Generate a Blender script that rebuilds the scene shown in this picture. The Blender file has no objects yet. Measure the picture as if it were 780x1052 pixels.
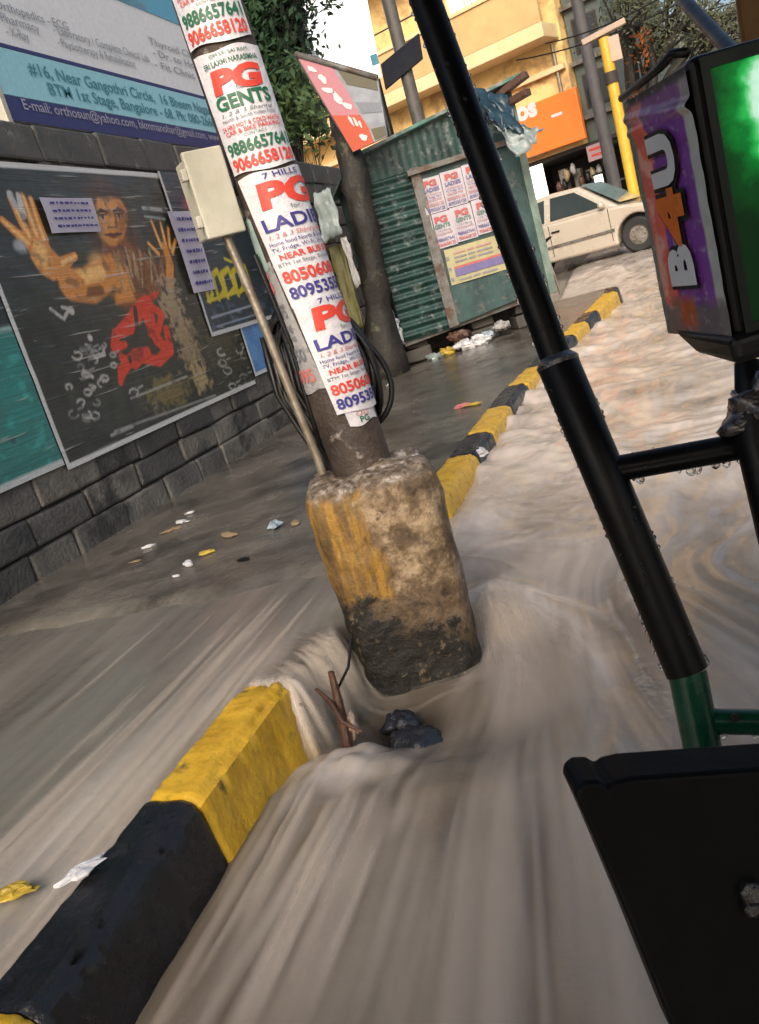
import bpy, bmesh, math, random
import numpy as np
from mathutils import Vector, Matrix
random.seed(7)
S = bpy.context.scene
COL = S.collection
PI = math.pi

# ---------------------------------------------------------------- camera
CXP, CYP, FP = 390., 526., 880.
ROLL = math.radians(16.4); cr, sr = math.cos(ROLL), math.sin(ROLL)
PITCH = math.atan(225 / FP); YAW = math.radians(20.35)
EYE = np.array([0, 0, 1.2])
FW = np.array([-math.sin(YAW)*math.cos(PITCH), math.cos(YAW)*math.cos(PITCH), -math.sin(PITCH)])
RT = np.array([math.cos(YAW), math.sin(YAW), 0.]); UP = np.cross(RT, FW)
CAMX = cr*RT - sr*UP
CAMY = sr*RT + cr*UP
cam = bpy.data.objects.new('camera', bpy.data.cameras.new('camera'))
COL.objects.link(cam)
cam.matrix_world = Matrix((( CAMX[0], CAMY[0], -FW[0], EYE[0]), (CAMX[1], CAMY[1], -FW[1], EYE[1]),
                           (CAMX[2], CAMY[2], -FW[2], EYE[2]), (0, 0, 0, 1)))
cam.data.sensor_fit = 'VERTICAL'; cam.data.sensor_height = 36
cam.data.lens = 36*FP/1052
cam.data.clip_start = .02; cam.data.clip_end = 2000
S.camera = cam

def ray(px, py):
    dx, dy = px-CXP, py-CYP
    return (dx*cr-dy*sr)*RT - (dx*sr+dy*cr)*UP + FP*FW
def onp(px, py, P0, n):
    v = ray(px, py); n = np.array(n, float)
    return EYE + ((np.array(P0, float)-EYE)@n)/(v@n)*v
def onx(px, py, x): return onp(px, py, (x, 0, 0), (1, 0, 0))
def ony(px, py, y): return onp(px, py, (0, y, 0), (0, 1, 0))
def onz(px, py, z): return onp(px, py, (0, 0, z), (0, 0, 1))
def atd(px, py, d): return EYE + ray(px, py)*d/FP

def sstep(a, b, x):
    t = np.clip((np.asarray(x, float)-a)/(b-a), 0, 1); return t*t*(3-2*t)
def roadz(y): return .47*sstep(6.5, 17, y)
def kerb_left(y): return np.interp(y, [0, 2.3, 3.7, 4.3, 6.4, 7.6, 9.4, 10.8], [-1.36, -1.345, -1.235, -1.21, -1.17, -1.04, -.76, -.50])

# ---------------------------------------------------------------- noise (numpy)
_rng = np.random.RandomState(3)
_perm = np.concatenate([_rng.permutation(512)]*3)
_grad = _rng.uniform(0, 2*PI, 512)
def perlin(x, y):
    x = np.asarray(x, float); y = np.asarray(y, float)
    xi = np.floor(x).astype(int); yi = np.floor(y).astype(int); xf = x-xi; yf = y-yi
    def g(a, b, dx, dy):
        h = _grad[_perm[(_perm[a & 511]+b) & 511]]; return np.cos(h)*dx+np.sin(h)*dy
    u = xf**3*(xf*(xf*6-15)+10); v = yf**3*(yf*(yf*6-15)+10)
    n0 = g(xi, yi, xf, yf)*(1-u)+g(xi+1, yi, xf-1, yf)*u
    n1 = g(xi, yi+1, xf, yf-1)*(1-u)+g(xi+1, yi+1, xf-1, yf-1)*u
    return (n0*(1-v)+n1*v)*1.5
def fbm(x, y, o=4):
    r = 0; a = 1
    for i in range(o):
        r = r+a*perlin(x*2**i+17*i, y*2**i+31*i); a *= .5
    return r

# ---------------------------------------------------------------- materials
def new_mat(name):
    m = bpy.data.materials.new(name); m.use_nodes = True
    nt = m.node_tree; b = nt.nodes['Principled BSDF']
    return m, nt, b
def N(nt, typ, **kw):
    n = nt.nodes.new(typ)
    for k, v in kw.items():
        if k in n.inputs: n.inputs[k].default_value = v
        else: setattr(n, k, v)
    return n
def ramp(nt, fac, stops):
    r = nt.nodes.new('ShaderNodeValToRGB'); cs = r.color_ramp.elements
    while len(cs) < len(stops): cs.new(.5)
    for e, (p, c) in zip(cs, stops):
        e.position = p; e.color = (*c, 1) if len(c) == 3 else c
    nt.links.new(fac, r.inputs[0]); return r
def mixc(nt, fac, a, b, blend='MIX'):
    m = nt.nodes.new('ShaderNodeMix'); m.data_type = 'RGBA'; m.blend_type = blend
    for s, v in ((m.inputs[0], fac), (m.inputs[6], a), (m.inputs[7], b)):
        if hasattr(v, 'is_linked'): nt.links.new(v, s)
        elif isinstance(v, (int, float)): s.default_value = v
        else: s.default_value = (*v, 1)
    return m.outputs[2]
def mat(name, col, col2=None, scale=6, rough=.6, rvar=.15, bump=.2, bscale=40, metal=0, stain=None, st_scale=2.5, coat=0, spec=.5, st_amt=(.5, .62), bdist=.01):
    if name not in ('yellow_wall', 'ochre_wall', 'cream_band', 'orange_sign', 'yellow_post_paint', 'silver_beige_car_paint', 'letter_orange'):
        q_ = .82      # light balance put into colour: street darkened so the far junction looks brighter
        col = tuple(c*q_ for c in col); col2 = col2 and tuple(c*q_ for c in col2); stain = stain and tuple(c*q_ for c in stain)
    m, nt, b = new_mat(name); L = nt.links.new
    tc = N(nt, 'ShaderNodeTexCoord').outputs['Object']
    n1 = N(nt, 'ShaderNodeTexNoise', Scale=scale, Detail=6, Roughness=.65); L(tc, n1.inputs['Vector'])
    c2 = col2 or tuple(c*.72 for c in col)
    c = ramp(nt, n1.outputs['Fac'], [(.32, c2), (.66, col)]).outputs[0]
    if stain:
        n3 = N(nt, 'ShaderNodeTexNoise', Scale=st_scale, Detail=7, Roughness=.7); L(tc, n3.inputs['Vector'])
        f = ramp(nt, n3.outputs['Fac'], [(st_amt[0], (0, 0, 0)), (st_amt[1], (1, 1, 1))]).outputs[0]
        c = mixc(nt, f, c, stain)
    L(c, b.inputs['Base Color'])
    n2 = N(nt, 'ShaderNodeTexNoise', Scale=bscale, Detail=5, Roughness=.6); L(tc, n2.inputs['Vector'])
    if rvar:
        mr = N(nt, 'ShaderNodeMapRange'); L(n1.outputs['Fac'], mr.inputs[0])
        mr.inputs[1].default_value = .3; mr.inputs[2].default_value = .7
        mr.inputs[3].default_value = max(.03, rough-rvar); mr.inputs[4].default_value = min(1, rough+rvar)
        L(mr.outputs[0], b.inputs['Roughness'])
    else: b.inputs['Roughness'].default_value = rough
    b.inputs['Metallic'].default_value = metal
    b.inputs['Specular IOR Level'].default_value = spec
    if coat: b.inputs['Coat Weight'].default_value = coat; b.inputs['Coat Roughness'].default_value = .12
    if bump:
        bp = N(nt, 'ShaderNodeBump', Strength=bump, Distance=bdist); L(n2.outputs['Fac'], bp.inputs['Height']); L(bp.outputs[0], b.inputs['Normal'])
    return m
def flat(name, col, rough=.5): return mat(name, col, tuple(c*.85 for c in col), 30, rough, .08, .08, 60)
def emit(name, col, st):
    m, nt, b = new_mat(name)
    b.inputs['Base Color'].default_value = (*col, 1); b.inputs['Emission Color'].default_value = (*col, 1); b.inputs['Emission Strength'].default_value = st
    return m
def print_mat(name, rough=.35, bump=.35, crease=True, coat=.3):
    """printed paper: the picture sits in the colour attribute, wrinkles are bump"""
    m, nt, b = new_mat(name); L = nt.links.new
    a = N(nt, 'ShaderNodeVertexColor'); a.layer_name = 'print'
    tc = N(nt, 'ShaderNodeTexCoord').outputs['Object']
    n = N(nt, 'ShaderNodeTexNoise', Scale=70, Detail=3); L(tc, n.inputs['Vector'])
    c = mixc(nt, .35, a.outputs[0], ramp(nt, n.outputs['Fac'], [(.3, (.25, .25, .25)), (.7, (.85, .85, .85))]).outputs[0], 'MULTIPLY')
    mp = N(nt, 'ShaderNodeMapping'); mp.inputs['Scale'].default_value = (1, 1.1, 22); L(tc, mp.inputs[0])
    w = N(nt, 'ShaderNodeTexNoise', Scale=1.6, Detail=4, Roughness=.55, Distortion=.6); L(mp.outputs[0], w.inputs['Vector'])
    if crease:
        f = ramp(nt, w.outputs['Fac'], [(.62, (0, 0, 0)), (.70, (.55, .55, .55))]).outputs[0]
        c = mixc(nt, f, c, (.42, .42, .40))
    L(c, b.inputs['Base Color'])
    bp = N(nt, 'ShaderNodeBump', Strength=bump, Distance=.02); L(w.outputs['Fac'], bp.inputs['Height']); L(bp.outputs[0], b.inputs['Normal'])
    b.inputs['Roughness'].default_value = rough
    b.inputs['Coat Weight'].default_value = coat; b.inputs['Coat Roughness'].default_value = .2
    return m

# ---------------------------------------------------------------- mesh builder
_txt_cache = {}
def text_geo(s, bold=0.0, space=1.0, slant=0.0):
    k = (s, bold, space, slant)
    if k not in _txt_cache:
        cu = bpy.data.curves.new('t', 'FONT'); cu.body = s; cu.size = 1; cu.offset = bold; cu.space_character = space; cu.shear = slant
        cu.resolution_u = 3
        o = bpy.data.objects.new('t', cu); COL.objects.link(o)
        dg = bpy.context.evaluated_depsgraph_get(); dg.update()
        me = o.evaluated_get(dg).to_mesh()
        V = [tuple(v.co) for v in me.vertices]; Fc = [tuple(p.vertices) for p in me.polygons]
        o.evaluated_get(dg).to_mesh_clear()
        bpy.data.objects.remove(o); bpy.data.curves.remove(cu)
        if V:
            xs = [v[0] for v in V]; x0, x1 = min(xs), max(xs)
            V = [(v[0]-x0, v[1], 0) for v in V]; w = x1-x0
        else: w = 1
        _txt_cache[k] = (V, Fc, w)
    return _txt_cache[k]

class MB:
    def __init__(self): self.v = []; self.f = []; self.m = []
    def add(self, V, Fc, mi=0):
        o = len(self.v); self.v += [tuple(map(float, p)) for p in V]
        self.f += [tuple(i+o for i in f) for f in Fc]; self.m += [mi]*len(Fc); return self
    def box(self, c, s, rot=None, mi=0, jit=0):
        V = []
        for x, y, z in ((-1,-1,-1),(1,-1,-1),(1,1,-1),(-1,1,-1),(-1,-1,1),(1,-1,1),(1,1,1),(-1,1,1)):
            p = Vector((x*s[0]/2, y*s[1]/2, z*s[2]/2))
            if jit: p += Vector([random.uniform(-jit, jit) for _ in range(3)])
            if rot is not None: p = rot @ p
            V.append(p+Vector(c))
        return self.add(V, [(3,2,1,0),(4,5,6,7),(0,1,5,4),(1,2,6,5),(2,3,7,6),(3,0,4,7)], mi)
    def hexa(self, P, mi=0):       # 8 points: bottom loop, top loop
        return self.add(P, [(3,2,1,0),(4,5,6,7),(0,1,5,4),(1,2,6,5),(2,3,7,6),(3,0,4,7)], mi)
    def slab(self, P, off, mi=0):  # polygon thickened by vector off
        n = len(P); off = np.array(off, float); Q = [np.array(p, float) for p in P]
        V = Q+[p+off for p in Q]
        return self.add(V, [tuple(range(n))[::-1], tuple(range(n, 2*n))]+[(i, (i+1) % n, n+(i+1) % n, n+i) for i in range(n)], mi)
    def poly(self, P, mi=0): return self.add(P, [tuple(range(len(P)))], mi)
    def tube(self, pts, rad, n=10, mi=0, cap=True):
        pts = [Vector(p) for p in pts]; k = len(pts)
        if not hasattr(rad, '__len__'): rad = [rad]*k
        V = []; Fc = []; prev = None
        for i, p in enumerate(pts):
            t = (pts[min(i+1, k-1)]-pts[max(i-1, 0)]).normalized()
            if prev is None:
                a = t.orthogonal().normalized()
            else:
                a = (prev-t*prev.dot(t)).normalized()
            prev = a; b2 = t.cross(a)
            for j in range(n):
                an = 2*PI*j/n; V.append(p+(a*math.cos(an)+b2*math.sin(an))*rad[i])
        for i in range(k-1):
            for j in range(n):
                Fc.append((i*n+j, i*n+(j+1) % n, (i+1)*n+(j+1) % n, (i+1)*n+j))
        if cap: Fc += [tuple(range(n))[::-1], tuple(range((k-1)*n, k*n))]
        return self.add(V, Fc, mi)
    def ball(self, c, r, mi=0, n=8, sc=(1,1,1), jit=0):
        V = [(c[0], c[1], c[2]-r*sc[2])]; Fc = []
        for i in range(1, n):
            for j in range(n):
                a = PI*i/n-PI/2; b = 2*PI*j/n; q = 1+random.uniform(-jit, jit)
                V.append((c[0]+r*q*sc[0]*math.cos(a)*math.cos(b), c[1]+r*q*sc[1]*math.cos(a)*math.sin(b), c[2]+r*q*sc[2]*math.sin(a)))
        V.append((c[0], c[1], c[2]+r*sc[2])); last = len(V)-1
        for j in range(n):
            Fc.append((0, 1+(j+1) % n, 1+j)); Fc.append((last, 1+(n-2)*n+j, 1+(n-2)*n+(j+1) % n))
            for i in range(n-2):
                Fc.append((1+i*n+j, 1+i*n+(j+1) % n, 1+(i+1)*n+(j+1) % n, 1+(i+1)*n+j))
        return self.add(V, Fc, mi)
    def grid(self, fn, nu, nv, mi=0):
        V = [fn(i/nu, j/nv) for j in range(nv+1) for i in range(nu+1)]
        Fc = [(j*(nu+1)+i, j*(nu+1)+i+1, (j+1)*(nu+1)+i+1, (j+1)*(nu+1)+i) for j in range(nv) for i in range(nu)]
        return self.add(V, Fc, mi)
    def text(self, s, h, fn, x, y, mi=0, bold=0.0, align='l', width=None, space=1.0, slant=0.0):
        """lettering: fn(x, y) maps flat sheet coordinates to a point in space; h is the font size"""
        V, Fc, w = text_geo(s, bold, space, slant)
        sx = h if width is None else width/max(w, 1e-6)
        o = {'l': 0, 'c': -w/2, 'r': -w}[align]
        return self.add([fn(x+(v[0]+o)*sx, y+v[1]*h) for v in V], Fc, mi)
    def build(self, name, mats, parent=None, smooth=False, bevel=0, world=True, seg=2, ang=35):
        me = bpy.data.meshes.new(name)
        off = Vector(parent_loc(parent)) if (parent is not None and world) else Vector((0, 0, 0))
        me.from_pydata([Vector(p)-off for p in self.v], [], self.f)
        for m in (mats if isinstance(mats, (list, tuple)) else [mats]): me.materials.append(m)
        me.polygons.foreach_set('material_index', self.m)
        if smooth:
            me.polygons.foreach_set('use_smooth', [True]*len(me.polygons))
        me.update()
        o = bpy.data.objects.new(name, me); COL.objects.link(o)
        if smooth == 'auto':
            try: me.set_sharp_from_angle(angle=math.radians(ang))
            except Exception: pass
        if parent is not None: o.parent = parent
        if bevel:
            b = o.modifiers.new('bevel', 'BEVEL'); b.width = bevel; b.segments = seg; b.limit_method = 'ANGLE'; b.angle_limit = math.radians(40)
        return o
def parent_loc(p):
    l = Vector((0, 0, 0))
    while p is not None: l += p.location; p = p.parent
    return l
def tag(o, label=None, cat=None, group=None, kind=None):
    if label: o['label'] = label
    if cat: o['category'] = cat
    if group: o['group'] = group
    if kind: o['kind'] = kind
    return o
def thing(name, label, cat, loc, rotz=0, group=None):
    o = bpy.data.objects.new(name, None); COL.objects.link(o); o.location = tuple(map(float, loc)); o.rotation_euler = (0, 0, rotz)
    o.empty_display_size = .1
    return tag(o, label, cat, group)
def recentre(o, loc):
    """give a single-mesh thing its origin at its base"""
    loc = Vector(loc); o.data.transform(Matrix.Translation(-loc)); o.location = loc; return o
def single(mb, name, mats, label, cat, loc, group=None, **kw):
    o = mb.build(name, mats, None, **kw); recentre(o, tuple(map(float, loc))); return tag(o, label, cat, group)

# painted print on a grid of points -------------------------------------------------
def seg_d(px, py, a, b):
    ax, ay = a; bx, by = b; dx, dy = bx-ax, by-ay; L2 = dx*dx+dy*dy+1e-12
    t = np.clip(((px-ax)*dx+(py-ay)*dy)/L2, 0, 1); return np.hypot(px-ax-t*dx, py-ay-t*dy)
def poly_sd(px, py, P):
    d = np.full(px.shape, 1e9); ins = np.zeros(px.shape, bool); n = len(P)
    for i in range(n):
        a, b = P[i], P[(i+1) % n]
        d = np.minimum(d, seg_d(px, py, a, b))
        if abs(a[1]-b[1]) > 1e-12:
            c = ((a[1] > py) != (b[1] > py)) & (px < (b[0]-a[0])*(py-a[1])/(b[1]-a[1])+a[0]); ins ^= c
    return np.where(ins, -d, d)
class Paint:
    def __init__(self, X, Y, col): self.X = X; self.Y = Y; self.c = np.zeros(X.shape+(3,)); self.c[:] = col
    def mask(self, m, col):
        col = np.asarray(col, float); self.c = self.c*(1-m[..., None])+col*m[..., None]
    def poly(self, P, col, soft=.006): self.mask(1-sstep(-soft, soft, poly_sd(self.X, self.Y, P)), col)
    def line(self, pts, w, col, soft=.005):
        d = np.full(self.X.shape, 1e9)
        for a, b in zip(pts[:-1], pts[1:]): d = np.minimum(d, seg_d(self.X, self.Y, a, b))
        self.mask(1-sstep(w/2-soft, w/2+soft, d), col)
    def taper(self, pts, ws, col, soft=.005):
        m = np.zeros(self.X.shape)
        for (a, b, w0, w1) in zip(pts[:-1], pts[1:], ws[:-1], ws[1:]):
            dx, dy = b[0]-a[0], b[1]-a[1]; t = np.clip(((self.X-a[0])*dx+(self.Y-a[1])*dy)/(dx*dx+dy*dy+1e-12), 0, 1)
            d = np.hypot(self.X-a[0]-t*dx, self.Y-a[1]-t*dy); w = (w0+(w1-w0)*t)/2
            m = np.maximum(m, 1-sstep(w-soft, w+soft, d))
        self.mask(m, col)
    def ell(self, c, rx, ry, col, soft=.15):
        d = np.hypot((self.X-c[0])/rx, (self.Y-c[1])/ry); self.mask(1-sstep(1-soft, 1+soft, d), col)
def printed(name, fn, nu, nv, paint, material, parent=None, world=True):
    """sheet of nu x nv quads, fn(u, v) -> point; paint is an array (nv+1, nu+1, 3)"""
    mb = MB().grid(fn, nu, nv)
    o = mb.build(name, material, parent, smooth=True, world=world)
    ca = o.data.color_attributes.new('print', 'FLOAT_COLOR', 'POINT')
    flatc = np.concatenate([paint.reshape(-1, 3), np.ones(((nu+1)*(nv+1), 1))], 1).astype(np.float32)
    ca.data.foreach_set('color', flatc.ravel())
    return o
# ---------------------------------------------------------------- material set
M_ground = mat('wet_earth', (.13, .11, .09), (.08, .07, .06), 3, .5, .2, .3, 30)
M_path = mat('wet_pavement', (.175, .158, .133), (.088, .08, .068), 2.2, .19, .15, .4, 26, stain=(.06, .052, .045), st_scale=1.3)
M_block = mat('concrete_block', (.15, .145, .13), (.065, .063, .058), 3.5, .65, .2, .7, 35, stain=(.035, .036, .033), st_scale=1.7, bdist=.018)
M_coping = mat('dark_coping', (.10, .10, .095), (.04, .042, .04), 5, .6, .2, .6, 30, stain=(.2, .2, .19), st_scale=4, st_amt=(.62, .68))
M_mortar = mat('mortar', (.055, .053, .048), None, 9, .85, .1, .5, 60)
M_yellow = mat('kerb_yellow', (.80, .49, .03), (.56, .31, .02), 9, .33, .15, .45, 45, bdist=.008, stain=(.10, .07, .03), st_scale=9, st_amt=(.57, .70))
M_black = mat('kerb_black', (.011, .0115, .014), (.006, .006, .007), 7, .28, .12, .5, 45, stain=(.05, .045, .04), st_scale=11, st_amt=(.60, .74))
M_concrete = mat('worn_concrete', (.34, .3, .25), (.16, .14, .12), 6, .75, .15, .8, 30, stain=(.06, .05, .04), st_scale=5)
M_white = flat('paper_white', (.72, .71, .72), .4)
M_paper = mat('wet_paper', (.74, .73, .76), (.56, .54, .59), 4, .33, .1, .8, 20, coat=.25, stain=(.48, .44, .42), st_scale=8, st_amt=(.60, .74))
M_oldpaper = mat('old_paper', (.42, .42, .42), (.26, .25, .25), 9, .5, .1, .5, 30, stain=(.1, .09, .08), st_scale=9)
M_red = flat('ink_red', (.68, .055, .03)); M_green = flat('ink_green', (.01, .13, .06)); M_blue = flat('ink_blue', (.04, .035, .24))
M_pink = flat('ink_pale_red', (.62, .16, .15)); M_grey = flat('ink_grey', (.16, .17, .2)); M_dark = flat('ink_black', (.015, .015, .018))
M_navy = flat('board_navy', (.03, .035, .16)); M_sky = flat('board_cyan', (.32, .66, .78)); M_skyd = flat('board_blue', (.12, .42, .62)); M_boardw = flat('board_white', (.78, .82, .86))
M_tealink = flat('ink_teal', (.06, .26, .34)); M_greylt = flat('ink_pale_grey', (.30, .33, .37))
M_lav = mat('notice_paper', (.50, .48, .60), (.40, .39, .50), 8, .4, .1, .3, 25)
M_cream = mat('cream_enamel', (.56, .54, .44), (.40, .38, .30), 5, .4, .12, .15, 40, stain=(.2, .17, .12), st_scale=9, st_amt=(.60, .72))
M_pipe = mat('galvanised_pipe', (.36, .32, .26), (.2, .15, .1), 12, .4, .15, .2, 60, metal=.5)
M_cable = mat('black_cable', (.007, .007, .008), None, 20, .45, .1, .1, 80, spec=.35)
M_pole = mat('rusty_pole', (.075, .052, .037), (.025, .018, .015), 8, .65, .15, .9, 28, stain=(.25, .22, .2), st_scale=13, st_amt=(.6, .67))
M_plastic = mat('clear_white_plastic', (.72, .72, .74), (.5, .5, .54), 6, .2, .1, .5, 18, coat=.5)
M_metalblack = mat('wet_black_paint', (.0045, .0048, .0055), None, 9, .38, .1, .06, 120, spec=.18)
M_metalgreen = mat('wet_green_paint', (.004, .085, .04), (.003, .05, .025), 7, .3, .1, .08, 60, spec=.4)
M_dropm, _nt, _b = new_mat('rain_water'); _b.inputs['Transmission Weight'].default_value = 1; _b.inputs['IOR'].default_value = 1.33; _b.inputs['Roughness'].default_value = .02
M_print = print_mat('poster_print', .3, .35)
M_printflat = print_mat('flat_print', .35, .15, crease=False)

# ---------------------------------------------------------------- ground
ys = np.concatenate([[-300, -60, -12], np.linspace(-4, 22, 53), [40, 90, 250, 700]])
xs = np.concatenate([[-400, -100, -30], np.linspace(-14, 14, 15), [30, 100, 400]])
mb = MB()
mb.add([(x, y, float(roadz(y))-.42) for y in ys for x in xs],
       [(j*len(xs)+i, j*len(xs)+i+1, (j+1)*len(xs)+i+1, (j+1)*len(xs)+i) for j in range(len(ys)-1) for i in range(len(xs)-1)])
tag(mb.build('ground', M_ground, smooth=True), kind='structure')

# footpath -------------------------------------------------------------------------
def path_z(x, y):
    n = .12*perlin(np.asarray(x)*2.2, np.asarray(y)*.7+3)
    return .07+.085*sstep(2.93, 3.22, y+n-.03*(np.asarray(x)+2.2))+.6*roadz(y)+.006*fbm(np.asarray(x)*3, np.asarray(y)*3, 4)
ny, nx = 330, 90
ysf = np.concatenate([np.linspace(-1.5, 6, 260), np.linspace(6.1, 12.2, 71)]); V = []
for y in ysf:
    xr = float(kerb_left(y))+.02
    if 2.06 < y < 3.72: xr = float(np.interp(y, [2.06, 2.40, 3.0, 3.72], [-1.30, -1.22, -1.23, -1.22]))-.012*abs(math.sin(y*13))
    X = np.linspace(-3.52, xr, nx+1); Z = path_z(X, np.full(nx+1, y))
    V += list(zip(X, np.full(nx+1, y), Z))
    V.append((xr, y, -.4))
w = nx+2
mb = MB(); mb.add(V, [(j*w+i, j*w+i+1, (j+1)*w+i+1, (j+1)*w+i) for j in range(len(ysf)-1) for i in range(w-1)])
tag(mb.build('footpath', M_path, smooth='auto'), kind='structure')

# flood water ----------------------------------------------------------------------
PXC, PYC, PA = -.96, 2.66, .25
def flow(x, y):
    dx, dy = x-PXC, y-PYC; r2 = np.maximum(dx*dx+dy*dy, PA*PA*.9)
    # the current squeezes past the plinth and then fans out down the road
    fan = (x+.80)*1.55/np.maximum(4.1-np.minimum(y, 3.1), .9)
    straight = x+.80
    k = sstep(3.3, 2.7, y)*sstep(-1.30, -1.15, x)
    psi = (fan*k+straight*(1-k))-dx*PA*PA/r2*sstep(-.5, .4, dy)*.8
    return psi, dy
ridge_pts = [(-.80, 3.05), (-.62, 2.98), (-.47, 2.72), (-.36, 2.40), (-.30, 1.9), (-.26, 1.3)]
def ridge_d(x, y):
    d = np.full(x.shape, 9.)
    for a, b in zip(ridge_pts[:-1], ridge_pts[1:]): d = np.minimum(d, seg_d(x, y, a, b))
    return d
LIPA, LIPB = np.array([-1.285, 2.08]), np.array([-1.205, 2.40])
def lip(x, y):
    """signed distance over the broken edge of the footpath, positive on the road side"""
    t = LIPB-LIPA; t = t/np.hypot(*t); n = np.array([t[1], -t[0]])
    s1 = (x-LIPA[0])*n[0]+(y-LIPA[1])*n[1]
    edge = np.interp(y, [2.0, 2.08, 2.40, 3.0, 3.7], [-1.285, -1.285, -1.205, -1.215, -1.22])
    return np.where((y > 2.08) & (y < 2.40), np.maximum(s1, x-edge*1.0-9) , x-edge)
def water(x, y):
    rz = roadz(y); psi, phi = flow(x, y)
    left = np.where(y < 3.6, .122, rz-.03)
    ld = lip(x, y)
    ld = ld+.02*perlin(x*9+2, y*9)*sstep(2.02, 2.15, y)
    wd = np.where(y < 2.05, .03, np.where(y < 2.5, .075, .05))
    inl = 1-sstep(-.3*wd, 1.7*wd, ld)
    r = np.hypot(x-PXC, y-PYC)
    road = rz+.075*sstep(3.0, 4.3, y)*sstep(12, 7, y)
    road -= .105*sstep(1.7, 2.2, y)*sstep(3.4, 2.7, y)*sstep(.0, -.65, x)
    road += .085*np.exp(-((r-.27)/.12)**2)*sstep(.08, .34, y-PYC+.3*(x-PXC))
    road -= .075*np.exp(-((x+.97)/.11)**2-((y-2.27)/.13)**2)
    kr = kerb_left(y)+.17
    road += .045*np.exp(-((x-kr)/.28)**2)*sstep(3.7, 4.6, y)*sstep(11.5, 9, y)*(1+.8*perlin(y*3.5, x*3))
    rd = ridge_d(x, y)
    rw = sstep(1.0, 2.9, y)
    road += .030*np.exp(-(rd/.09)**2)*rw
    road += .045*np.exp(-((x+.95)/.16)**2-((y-3.72)/.22)**2)
    near = sstep(4.4, 1.8, y)
    st = .012*perlin(psi*5, phi*.7)+.005*perlin(psi*11+9, phi*.9)+.0012*perlin(psi*26, phi*1.4)
    wx = x+.25*perlin(x*.8, y*.6+5)
    wy = y+.3*perlin(x*1.1+8, y*.9)
    ch = .020*perlin(wx*1.7+3, wy*1.2)+.011*(1-2*np.abs(perlin(wx*3.1, wy*2.3+7)))+.008*perlin(wx*7, wy*5)+.005*perlin(wx*14, wy*10)
    road += st*(.35+.65*near)+ch*sstep(2.4, 4.6, y)*(1-.4*sstep(10, 18, y))*sstep(-1.2, -.75, x)
    road += .05*np.exp(-((x+1.02)/.13)**2-((y-1.98)/.13)**2)*(1+.5*perlin(x*14, y*10))
    road += .014*perlin(x*11+4, y*7)*np.exp(-((x+.95)/.3)**2-((y-1.8)/.35)**2)
    lf = left+.006*perlin(x*5, y*1.3)+.003*perlin(x*13, y*2.4)+.0008*perlin(x*30, y*7)
    lf += .018*np.exp(-(ld/.14)**2)*sstep(2.0, 2.2, y)*sstep(2.6, 2.4, y)
    z = road+(lf-road)*inl
    gap = np.exp(-((ld-.06)/.10)**2)*sstep(2.0, 2.12, y)*sstep(2.50, 2.40, y)
    t_ = (x-LIPA[0])*.53+(y-LIPA[1])*.85
    z += .016*gap*perlin(t_*22, ld*2.5)
    foam = .75*np.exp(-(rd/.08)**2)*rw+.75*np.exp(-((x+.95)/.17)**2-((y-3.72)/.24)**2)
    foam += .5*np.exp(-((r-.29)/.09)**2)*sstep(-.05, .3, y-PYC)+.9*np.exp(-((x+1.05)/.17)**2-((y-1.93)/.17)**2)
    foam += .6*sstep(-.15, .8, ch/.03)*sstep(2.4, 4.6, y)*sstep(-1.2, -.8, x)
    foam += .35*np.exp(-((x+1.5)/.28)**2)*sstep(3.1, 2.0, y)*(1+perlin(x*7, y*1.5))*inl
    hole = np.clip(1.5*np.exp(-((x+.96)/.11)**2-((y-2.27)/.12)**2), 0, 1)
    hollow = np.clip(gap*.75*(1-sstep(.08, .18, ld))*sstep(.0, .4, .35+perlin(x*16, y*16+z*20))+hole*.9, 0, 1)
    return z, np.clip(foam*(1-hole), 0, 1), psi, phi, inl, hollow
def axis(lo, a, b, hi, fine, grow):
    mid = list(np.arange(a, b, fine)); s = fine; x = b; up = []
    while x < hi: up.append(x); s *= grow; x += s
    dn = []; s = fine; x = a-fine
    while x > lo: dn.append(x); s *= grow; x -= s
    return np.array(dn[::-1]+mid+up+[hi])
ax = axis(-22, -1.75, .15, 22, .011, 1.025); ay = axis(-3, .75, 4.2, 30, .0125, 1.012)
X, Y = np.meshgrid(ax, ay)
Z, FO, PS, PH, INL, HOL = water(X, Y)
mb = MB(); nx_ = len(ax)
me = bpy.data.meshes.new('floodwater')
idx = np.arange(X.size).reshape(X.shape)
quads = np.stack([idx[:-1, :-1], idx[:-1, 1:], idx[1:, 1:], idx[1:, :-1]], -1).reshape(-1, 4)
me.from_pydata(np.stack([X, Y, Z], -1).reshape(-1, 3).tolist(), [], quads.tolist())
me.polygons.foreach_set('use_smooth', [True]*len(me.polygons))
at_ = me.attributes.new('current', 'FLOAT_VECTOR', 'POINT'); at_.data.foreach_set('vector', np.stack([PS, PH, INL], -1).astype(np.float32).ravel())
at_ = me.attributes.new('foam', 'FLOAT', 'POINT'); at_.data.foreach_set('value', FO.astype(np.float32).ravel())
at_ = me.attributes.new('hollow', 'FLOAT', 'POINT'); at_.data.foreach_set('value', HOL.astype(np.float32).ravel())
me.update(); wo = bpy.data.objects.new('floodwater', me); COL.objects.link(wo); tag(wo, kind='structure')
m, nt, b = new_mat('muddy_floodwater'); L = nt.links.new
at1 = N(nt, 'ShaderNodeAttribute', attribute_name='current'); at2 = N(nt, 'ShaderNodeAttribute', attribute_name='foam')
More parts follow.
